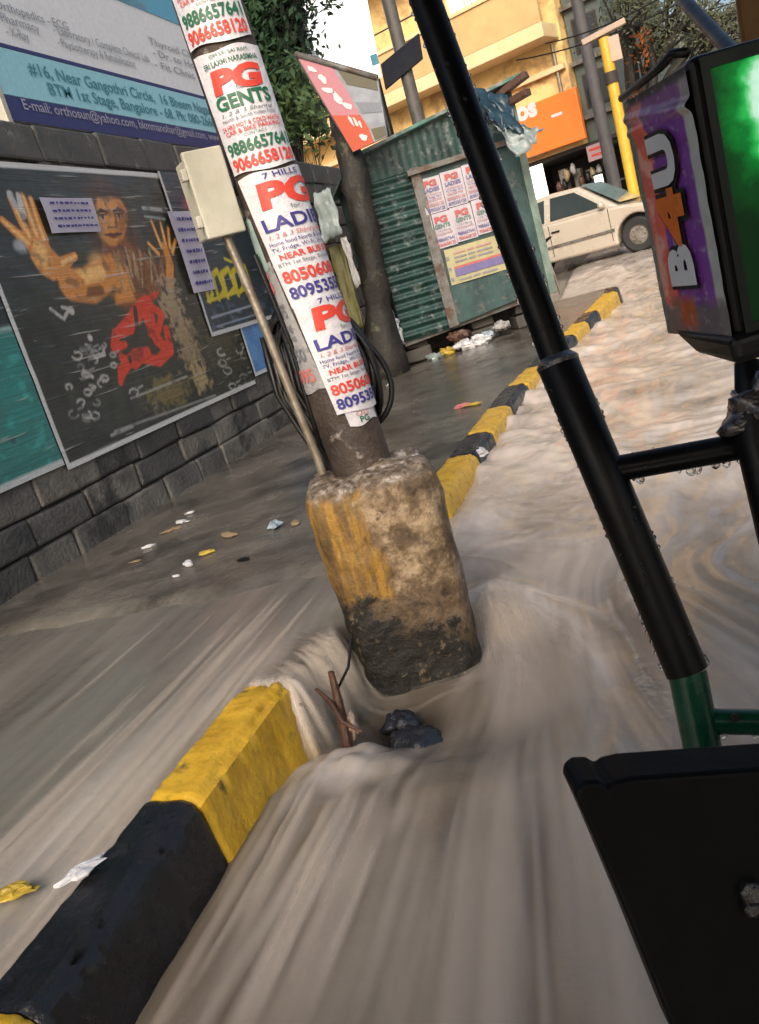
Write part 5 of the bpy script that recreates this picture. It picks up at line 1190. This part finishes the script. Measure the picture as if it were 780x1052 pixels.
far_leaf = leaf_mat('haze_pale_leaves', (.12, .14, .12), (.22, .23, .19))  # distance haze put into the pale leaf colour
for k, (px, y_, h, lab) in enumerate(((690, 34, 4.3, 'pale hazy tree far behind the street tree, left of two'), (765, 36, 4.6, 'pale hazy tree far behind the street tree, nearest the meter'))):
    b_ = ony(px, 160, y_); tree('far_tree', lab, (b_[0], y_, .45), h*.8, .2, [(np.array(ony(px, 90, y_)), 1.5), (np.array(ony(px-15, 60, y_)), 1.3), (np.array(ony(px+15, 40, y_)), 1.3)], 4200, far_leaf, .13, 7, (0, 0), 40+k, group='trees far down the road')
for k, (a, b_, lab) in enumerate((((530, 62), (770, -40), 'upper overhead wire crossing before the street tree'), ((560, 45), (760, -60), 'thin overhead wire close beside the upper one'))):
    p, q = ony(*a, 20), ony(*b_, 19); mb = MB(); mb.tube([p*(1-t)+q*t+np.array([0, 0, -.25*4*t*(1-t)]) for t in np.linspace(0, 1, 13)], .014, 6); single(mb, 'overhead_wire', M_cable, lab, 'wire', p)
p, q = ony(150, -20, 11), ony(520, 66, 20)

# ---------------------------------------------------------------- car
M_car = mat('silver_beige_car_paint', (.49, .43, .35), (.47, .41, .335), 2, .28, .06, .03, 50, metal=.15, coat=.6)
M_tyre = mat('tyre_rubber', (.02, .02, .02), None, 12, .7); M_rim = mat('steel_rim', (.40, .36, .31), None, 8, .35, metal=.6)
M_wind = mat('pale_windscreen', (.30, .42, .42), (.22, .34, .36), 1.5, .08, .03, .02, 8, coat=.6); M_carglass = mat('car_glass', (.045, .06, .065), None, 2, .08, .03, .02, 8)
_w = ony(658, 246, 16.6); _c, _s = math.cos(math.radians(-17)), math.sin(math.radians(-17))
CARP = (_w[0]-(1.25*_c+.74*_s), 16.6-(1.25*_s-.74*_c), .46)
T = thing('car', 'pale silver saloon car passing through the flood at the junction', 'car', CARP, math.radians(-17))
kw = dict(world=False)
def arch(cx): return [(cx+.37*math.cos(a), .30+.37*math.sin(a)) for a in np.linspace(-.25, PI+.25, 17)]
outl = [(-2.10, .30)]+arch(-1.25)[::-1]+arch(1.25)[::-1]+[(2.06, .28), (2.12, .40), (2.10, .62), (2.02, .72), (1.5, .80), (.98, .88), (-1.55, .93), (-2.05, .90), (-2.14, .80), (-2.15, .42)]
def extr(mb, pts, y0_, y1_, mi=0):
    n = len(pts); mb.add([(x, y0_, z) for x, z in pts]+[(x, y1_, z) for x, z in pts], [tuple(range(n)), tuple(range(n, 2*n))[::-1]]+[(i, n+i, n+(i+1) % n, (i+1) % n) for i in range(n)], mi); return mb
extr(MB(), outl, -.80, .80).build('body', M_car, T, bevel=.075, seg=4, **kw)
def hw(z): return .765-.19*(z-.88)/.54
gh = [(-1.55, .90), (1.00, .86), (.28, 1.39), (-.25, 1.42), (-.95, 1.38)]
mb = MB(); n = 5; mb.add([(x, -hw(z), z) for x, z in gh]+[(x, hw(z), z) for x, z in gh], [tuple(range(n)), tuple(range(n, 2*n))[::-1]]+[(i, n+i, n+(i+1) % n, (i+1) % n) for i in range(n)]); mb.build('cabin', M_car, T, bevel=.06, seg=4, **kw)
for s in (-1, 1):
    for nm, P in (('front_window', [(.72, .93), (.20, 1.32), (-.27, 1.34), (-.30, .94)]), ('rear_window', [(-.42, .94), (-.39, 1.34), (-.86, 1.31), (-1.18, .95)])):
        mb = MB(); mb.add([(x, s*(hw(z)+.002), z) for x, z in P]+[(x, s*(hw(z)+.012), z) for x, z in P], [(0, 1, 2, 3), (7, 6, 5, 4), (0, 4, 5, 1), (1, 5, 6, 2), (2, 6, 7, 3), (3, 7, 4, 0)]); mb.build(nm, M_carglass, T, **kw)
    mb = MB(); extr(mb, [(-.86, .46), (.86, .46), (.86, .51), (-.86, .51)], s*.802, s*.822); mb.build('side_trim', M_tin, T, **kw)
    for x_ in (.80, -.345, -1.0):
        mb = MB(); extr(mb, [(x_-.006, .30), (x_+.006, .30), (x_+.006, .87), (x_-.006, .87)], s*.797, s*.803); mb.build('door_gap', M_cable, T, **kw)
    for x_ in (-.22, -.92):
        mb = MB(); mb.box((x_, s*.815, .74), (.16, .03, .03)); mb.build('door_handle', M_cable, T, bevel=.006, **kw)
    mb = MB(); mb.ball((.72, s*.86, .96), .09, n=10, sc=(.7, .8, .7)); mb.build('side_mirror', M_car, T, smooth=True, **kw)
    mb = MB(); mb.box((2.085, s*.58, .58), (.07, .32, .15)); mb.build('headlight', M_boardw, T, bevel=.02, **kw)
    mb = MB(); mb.box((-2.13, s*.58, .74), (.06, .34, .15)); mb.build('tail_light', M_red, T, bevel=.02, **kw)
    for x_ in (-1.25, 1.25):
        mb = MB(); pr = [(.17, -.09), (.27, -.10), (.30, -.07), (.305, 0), (.30, .07), (.27, .10), (.17, .09)]; V = []; Fc = []; nn = 28
        for i in range(nn):
            a = 2*PI*i/nn; V += [(x_+r_*math.cos(a), s*.70+y, .30+r_*math.sin(a)) for r_, y in pr]
        Fc = [(i*7+k, i*7+(k+1) % 7, ((i+1) % nn)*7+(k+1) % 7, ((i+1) % nn)*7+k) for i in range(nn) for k in range(7)]
        wh = mb.add(V, Fc).build('wheel', M_tyre, T, smooth='auto', **kw)
        mb = MB(); mb.tube([(x_, s*.70-.06, .30), (x_, s*.70, .30), (x_, s*.70+s*.07, .30)], [.175, .175, .15], 24)
        for i in range(8):
            a = 2*PI*i/8; mb.ball((x_+.11*math.cos(a), s*.775, .30+.11*math.sin(a)), .022, n=6)
        mb.build('rim', M_rim, wh, smooth='auto', **kw)
        mb = MB(); nn2 = 16; mb.tube([(x_, s*.50, .30), (x_, s*.66, .30)], .345, 24); mb.build('wheel_well', M_cable, T, **kw)
mb = MB(); mb.add([(.985, -.70, .895), (.985, .70, .895), (.315, .56, 1.375), (.315, -.56, 1.375)], [(0, 1, 2, 3)]); mb.v = [(x+.022, y, z+.03) for x, y, z in mb.v]; mb.build('windscreen', M_wind, T, **kw)
mb = MB(); mb.add([(-1.53, -.70, .945), (-1.53, .70, .945), (-.97, .55, 1.36), (-.97, -.55, 1.36)], [(0, 1, 2, 3)]); mb.v = [(x-.02, y, z+.022) for x, y, z in mb.v]; mb.build('rear_window', M_carglass, T, **kw)
mb = MB(); mb.box((2.12, 0, .40), (.12, 1.56, .16)); mb.build('bumper', M_tin, T, bevel=.03, **kw)
mb = MB(); mb.box((-2.15, 0, .44), (.12, 1.56, .16)); mb.build('bumper', M_tin, T, bevel=.03, **kw)
mb = MB(); extr(mb, [(-.86, .22), (.86, .22), (.86, .295), (-.86, .295)], -.74, .74); mb.build('sill', M_cable, T, **kw)
# bent metal stand at the kiosk
T = thing('metal_stand', 'bent thin metal stand beside the far kerb, right of the kiosk', 'stand', (-1.0, 11.2, .1))
y_ = 11.2; mb = MB(); mb.tube([ony(557, 250, y_), ony(566, 243, y_), ony(557, 252, y_), ony(562, 283, y_), ony(571, 300, y_)], .022, 8); mb.build('rod', M_cable, T, smooth='auto'); mb = MB(); mb.tube([ony(562, 262, y_), ony(570, 284, y_), ony(576, 302, y_)], .016, 8); mb.build('brace', M_pipe, T, smooth='auto')

# ---------------------------------------------------------------- auto rickshaw frame round the camera
T = thing('auto_rickshaw', 'black and green auto rickshaw frame in the near foreground at right', 'auto rickshaw', (.3, .7, .3))
D_ = .8
A0 = atd(437, 0, D_); A1 = atd(572, 370, D_); A2 = atd(706, 690, D_*.975); A3 = atd(722, 770, D_*.97)
dir0 = (A0-A1)/np.linalg.norm(A0-A1); dir1 = (A3-A1)/np.linalg.norm(A3-A1)
mb = MB(); mb.tube([A1, A0, A0+dir0*.40], .0145, 20); mb.build('pillar', M_metalblack, T, smooth='auto')
mb = MB(); mb.tube([A1-dir1*.002, A1+dir1*.003, A1+(A2-A1)*.5, A2], [.017, .0195, .0195, .0192], 20); mb.build('pillar_sleeve', M_metalblack, T, smooth='auto')
mb = MB(); mb.tube([A1-dir1*.004, A1+dir1*.002, A1+dir1*.006], [.0155, .0205, .0198], 20); mb.build('collar', mat('bare_wet_steel', (.16, .17, .18), (.05, .05, .05), 40, .25, .1, .4, 90, metal=.7), T, smooth='auto')
mb = MB(); mb.tube([A2, A3, A3+dir1*.5], .0172, 20); mb.build('pillar_foot', M_metalgreen, T, smooth='auto')
c0 = atd(632, 482, D_*.985); c1 = atd(790, 453, D_*.955); cdir = (c1-c0)/np.linalg.norm(c1-c0)
mb = MB(); mb.tube([c0-cdir*.01, c1, c1+cdir*.75], .0122, 18); bar = mb.build('crossbar', M_metalblack, T, smooth='auto')
g0 = atd(733, 741, D_*.97); g1 = atd(790, 742, D_*.96); gd = (g1-g0)/np.linalg.norm(g1-g0)
mb = MB(); mb.tube([g0-gd*.01, g1, g1+gd*.7], .0118, 18); mb.build('lower_crossbar', M_metalgreen, T, smooth='auto')
hq = atd(750, 731, D_*.965)-FW*.0005; mb = MB(); mb.tube([atd(749, 734, D_*.965)-FW*.0105, atd(749, 734, D_*.965)-FW*.014], .0038, 14); mb.build('bolt_hole', M_darkvoid, T)
s0 = atd(768, 372, D_*.94); s1 = atd(776, 450, D_*.93); s2 = atd(812, 600, D_*.93); sd = (s2-s1)/np.linalg.norm(s2-s1)
mb = MB(); mb.tube([s0, s1, s2, s2+sd*.5], [.011, .017, .018, .018], 18); mb.build('meter_post', M_metalblack, T, smooth='auto')
mb = MB(); r0 = atd(700, -2, .95); r1 = atd(747, 48, .78); mb.tube([r0+(r0-r1)*2, r0, r1, r1+(r1-r0)*.25], .007, 14); mb.build('stay_rod', M_metalblack, T, smooth='auto')
# side panel
pn = -FW*.93+UP*.02; pn /= np.linalg.norm(pn)
PP = atd(690, 900, .56)
pan = [onp(x, y, PP, pn) for x, y in ((592, 820), (593, 811), (602, 804), (618, 803), (626, 810), (633, 804), (650, 800), (790, 790), (1100, 770), (1150, 1150), (700, 1080), (650, 955), (610, 860))]
mb = MB(); mb.slab(pan, np.array([FW[0], FW[1], 0])*.036); mb.build('side_panel', mat('black_panel_vinyl', (.003, .0034, .004), (.002, .0022, .0028), 30, .5, .08, .05, 120, spec=.12), T, bevel=.0045, seg=3)
bq = onp(770, 915, PP, pn)
for k, (dx, dz, r_) in enumerate(((0, 0, .0085), (.008, -.006, .007), (-.003, -.010, .006))):
    mb = MB(); c_ = bq+RT*dx+UP*dz; mb.tube([c_-pn*.001, c_+pn*.006, c_+pn*.008], [r_, r_, r_*.6], 6); mb.build('bolt', mat('steel_bolt', (.10, .10, .10), (.03, .03, .03), 30, .3, .1, .3, 90, metal=.8), T, bevel=.001)
# plastic wrapping at the joint
mb = MB(); wc = atd(776, 428, D_*.935)
for i in range(1): mb.ball((0, 0, 0), .03, n=26, sc=(1.0, .8, 1.15))
V = []
for p in mb.v:
    p = np.array(p); k = 1+.28*float(fbm(p[0]*45, p[2]*60+p[1]*30, 3))+.12*math.sin(p[0]*160+p[2]*210); V.append(tuple(wc+p*k+RT*.006))
mb.v = V; mb.build('plastic_wrap', mat('wet_black_plastic', (.05, .045, .045), (.02, .018, .018), 20, .12, .06, .6, 40, coat=.8), T, smooth=True)
# unseen roof, widened, and rear wall added to darken the water near the camera
mb = MB(); mb.grid(lambda u, v: (-.42+1.7*u, -1.5+2.45*v, 1.80+.10*math.sin(PI*u)), 12, 8); o = mb.build('shade_canopy', mat('black_rexine', (.012, .012, .013), None, 20, .5), T, smooth=True); o.modifiers.new('thickness', 'SOLIDIFY').thickness = .012
mb = MB(); mb.box((.43, -1.48, 1.1), (1.66, .03, 1.42)); mb.build('shade_rear_wall', M_metalblack, T, bevel=.01)
mb = MB(); q0 = atd(757, -6, .93); q1 = atd(764, 46, .93); 
mb.slab([q0, q0+RT*.5+UP*.02, q1+RT*.5+UP*.02, q1], FW*.008); mb.build('visor', mat('amber_visor', (.24, .11, .015), (.14, .06, .01), 8, .35), T, bevel=.003)
# raindrops
rg = random.Random(11); mb = MB()
def drops(pa, pb, r, n, side=None, big=1.):
    pa, pb = np.array(pa), np.array(pb); d = (pb-pa)/np.linalg.norm(pb-pa)
    for _ in range(n):
        t = rg.random(); a = rg.uniform(-PI, PI) if side is None else side+rg.gauss(0, .35)
        e1 = np.cross(d, FW); e1 /= np.linalg.norm(e1); e2 = np.cross(e1, d)
        c_ = pa+(pb-pa)*t+(e1*math.cos(a)+e2*math.sin(a))*r; mb.ball(c_, rg.uniform(.0008, .0022)*big, n=6, sc=(1, 1, 1.3))
drops(A1, A0, .0147, 60); drops(A1, A2, .0195, 60); drops(c0, c1, .0123, 30)
for sd__ in (0, PI): drops(A1, A0, .0148, 26, sd__, 1.0); drops(A1, A2, .0196, 30, sd__, 1.0)
e1 = np.cross(cdir, FW); sgn = PI if e1[2] > 0 else 0
drops(c0, c1, .0128, 10, sgn, 2.2); drops(g0, g1, .0122, 8, sgn, 1.6)
o = mb.build('raindrops', M_dropm, T, smooth=True); o['kind'] = 'stuff'

# ---------------------------------------------------------------- fare meter
NQ = np.array([.0535, .679, 0]); FQ = np.array([.012, .775, 0])
e1 = (FQ-NQ); dep = np.linalg.norm(e1); e1 /= dep; e2 = np.array([-e1[1]*-1, e1[0]*-1, 0]); e2 = np.array([e1[1], -e1[0], 0]); zb, zt = 1.088, 1.286; WM = .26; HM = zt-zb
nL = -e2; nF = -e1
def mp_(a, b_, z, off=0): return NQ+e1*(a*dep)+e2*(b_*WM)+np.array([0, 0, zb+HM*z])   # a: near 0 .. far 1, b: across the front
M_case = mat('case_black', (.008, .009, .008), None, 15, .4, .1, .05, 60, spec=.3)
T = thing('fare_meter', 'purple wrapped fare meter with a glowing green face on the rickshaw', 'meter', mp_(.5, .3, 0))
mb = MB(); mb.hexa([mp_(0, 0, .0), mp_(0, 1, 0), mp_(1, 1, .03), mp_(1, .0, .03), mp_(0, 0, 1), mp_(0, 1, 1), mp_(1, 1, .97), mp_(1, 0, .97)]); mb.build('case', M_case, T, bevel=.008, seg=3)
mb = MB(); mb.hexa([mp_(-.06, -.03, -.075), mp_(-.06, 1.03, -.075), mp_(.7, 1.0, -.07), mp_(.7, .02, -.07), mp_(-.08, -.03, .03), mp_(-.08, 1.03, .03), mp_(.85, 1.03, .05), mp_(.85, -.03, .05)]); mb.build('base', M_case, T, bevel=.006, seg=3)
def face_fn(u, v):     # u: far 0 .. near 1
    a = 1-u; p = mp_(a, 0, .03+.94*v)
    wr = .0007*float(fbm(u*3, v*7, 3))+.003*math.exp(-((v-.93+.06*u)/.02)**2)+.0022*math.exp(-((v-.87)/.02)**2)
    return p+nL*(.0035+wr)
nu, nv = 70, 150
Ug, Vg = np.meshgrid(np.linspace(0, 1, nu+1), np.linspace(0, 1, nv+1)); P = Paint(Ug, Vg, (.12, .03, .20))
nz = fbm(Ug*5, Vg*9, 4)
P.mask(sstep(.32, .28, Ug+.03*nz), (.50, .07, .04)); P.mask(sstep(.32, .28, Ug+.03*nz)*sstep(.0, .5, nz)*.7, (.55, .25, .2)); P.mask(sstep(.10, .05, Ug), (.10, .11, .10)); P.mask(sstep(.86, .89, Ug), (.27, .29, .28))
P.mask(sstep(.18, .10, Vg+.04*nz)*.9, (.08, .075, .065)); P.mask(sstep(.16, .08, np.abs(Ug-.42))*sstep(.2, .12, Vg)*sstep(.0, .06, Vg), (.26, .06, .02)); P.mask(sstep(.86, .90, Vg)*.5, (.13, .08, .12)); P.mask(sstep(.955, .985, Vg), (.03, .03, .03))
P.mask(sstep(.45, .8, fbm(Ug*14, Vg*30, 3))*.5, (.25, .22, .24)); P.c = np.clip(P.c*2.0, 0, .85)
o = printed('printed_sleeve', face_fn, nu, nv, P.c, print_mat('glossy_sleeve', .3, .04, False, .35), T)
def lt(x, y):   # lettering runs upward, tops of the letters point to the far edge
    p = face_fn(0, 0); u = .72-y; v = x; return mp_(1-u, 0, .03+.94*v)+nL*.0078
def lt2(x, y): return lt(x, y)-nL*.0014
for s, v0, v1, col_, nm in (('B', .215, .385, M_boardw, 'white'), ('4', .375, .61, flat('letter_orange', (.70, .17, .02), .3), 'orange'), ('U', .62, .82, M_boardw, 'white')):
    V, Fc, w = text_geo(s, .06); ys_ = [q[1] for q in V]; hh = max(ys_)-min(ys_); y0_ = min(ys_)
    mb = MB().add([tuple(lt(v0+q[0]/w*(v1-v0), (q[1]-y0_)/hh*.40)) for q in V], Fc)
    V2, F2, w2 = text_geo(s, .11); ys2 = [q[1] for q in V2]; h2 = max(ys2)-min(ys2); m2 = min(ys2)
    mb2 = MB().add([tuple(lt2(v0-.016+q[0]/w2*(v1-v0+.032), -.025+(q[1]-m2)/h2*.45)) for q in V2], F2)
    mb.build('letter', col_, T); mb2.build('letter_outline', M_dark, T)
# front: bezel and lit lens
mb = MB()
def ff(b_, z, off): return mp_(0, b_, z)+nF*off
rim = [(.02, .02), (.98, .02), (.98, .98), (.02, .98)]; inn = [(.045, .06), (.96, .06), (.96, .94), (.045, .94)]
mb.add([ff(*p, .004) for p in rim]+[ff(*p, .004) for p in inn]+[ff(*p, .0005) for p in inn], [(i, (i+1) % 4, 4+(i+1) % 4, 4+i) for i in range(4)]+[(4+i, 4+(i+1) % 4, 8+(i+1) % 4, 8+i) for i in range(4)]); mb.build('bezel', mat('dark_green_bezel', (.004, .012, .007), None, 20, .4, .1, .03, 60, spec=.3), T)
m, nt, b = new_mat('green_led_lens'); L = nt.links.new
lq = onp(800, 104, mp_(0, 0, 0)+nF*.002, nF)
ge = N(nt, 'ShaderNodeTexCoord').outputs['Object']; vm = N(nt, 'ShaderNodeVectorMath', operation='DISTANCE'); off = lq-np.array(T.location); sc_ = N(nt, 'ShaderNodeVectorMath', operation='MULTIPLY'); L(ge, sc_.inputs[0]); sc_.inputs[1].default_value = (1, 1, .7); L(sc_.outputs[0], vm.inputs[0]); vm.inputs[1].default_value = (off[0], off[1], off[2]*.7)
vo = N(nt, 'ShaderNodeTexVoronoi', Scale=300); L(ge, vo.inputs['Vector']); nn_ = N(nt, 'ShaderNodeTexNoise', Scale=60, Detail=5); L(ge, nn_.inputs['Vector'])
ad = N(nt, 'ShaderNodeMath', operation='MULTIPLY_ADD'); L(nn_.outputs['Fac'], ad.inputs[0]); ad.inputs[1].default_value = .03; L(vm.outputs['Value'], ad.inputs[2])
rr = ramp(nt, ad.outputs[0], [(.030, (.7, 1, .8)), (.037, (.03, .60, .11)), (.046, (.0, .20, .025)), (.058, (.0, .05, .007)), (.075, (.0, .014, .002))])
L(rr.outputs[0], b.inputs['Emission Color']); b.inputs['Emission Strength'].default_value = .6; b.inputs['Specular IOR Level'].default_value = .2; b.inputs['Base Color'].default_value = (0, .015, .004, 1); b.inputs['Roughness'].default_value = .3
bp = N(nt, 'ShaderNodeBump', Strength=.1, Distance=.001); L(vo.outputs['Distance'], bp.inputs['Height']); L(bp.outputs[0], b.inputs['Normal'])
mb = MB(); mb.slab([ff(.045, .06, .0012), ff(.96, .06, .0012), ff(.96, .94, .0012), ff(.045, .94, .0012)], -nF*.001); mb.build('display', m, T)
mb = MB(); mb.tube([mp_(1, 0, .99)+nL*.004, mp_(.3, 0, 1.0)+nL*.005+(0, 0, .002), mp_(.12, 0, 1.03)+nL*.004, mp_(0, .0, 1.01)], .0032, 8); mb.build('wrap_seam', M_case, T, smooth=True)

# ---------------------------------------------------------------- sky, sun, view
w = bpy.data.worlds.new('World'); S.world = w; w.use_nodes = True; nt = w.node_tree
bg = nt.nodes['Background']; sk = nt.nodes.new('ShaderNodeTexSky'); sk.sky_type = 'NISHITA'; sk.sun_disc = False
SE, SA = math.radians(32), math.radians(172)     # elevation, compass angle of the sun (from +Y clockwise)
sk.sun_elevation = SE; sk.sun_rotation = SA; sk.air_density = 1.0; sk.dust_density = 6.0; sk.ozone_density = .6
nt.links.new(sk.outputs[0], bg.inputs[0]); bg.inputs[1].default_value = .13
sun = bpy.data.lights.new('sun', 'SUN'); sun.energy = 1.5; sun.angle = math.radians(32); sun.color = (1, .94, .87)
so = bpy.data.objects.new('sun', sun); COL.objects.link(so)
sd_ = Vector((math.sin(SA)*math.cos(SE), math.cos(SA)*math.cos(SE), math.sin(SE))); so.rotation_euler = sd_.to_track_quat('Z', 'Y').to_euler()
S.view_settings.view_transform = 'Standard'; S.view_settings.look = 'None'; S.view_settings.exposure = 0.6; S.view_settings.gamma = 1
S.cycles.max_bounces = 6; S.cycles.transparent_max_bounces = 128
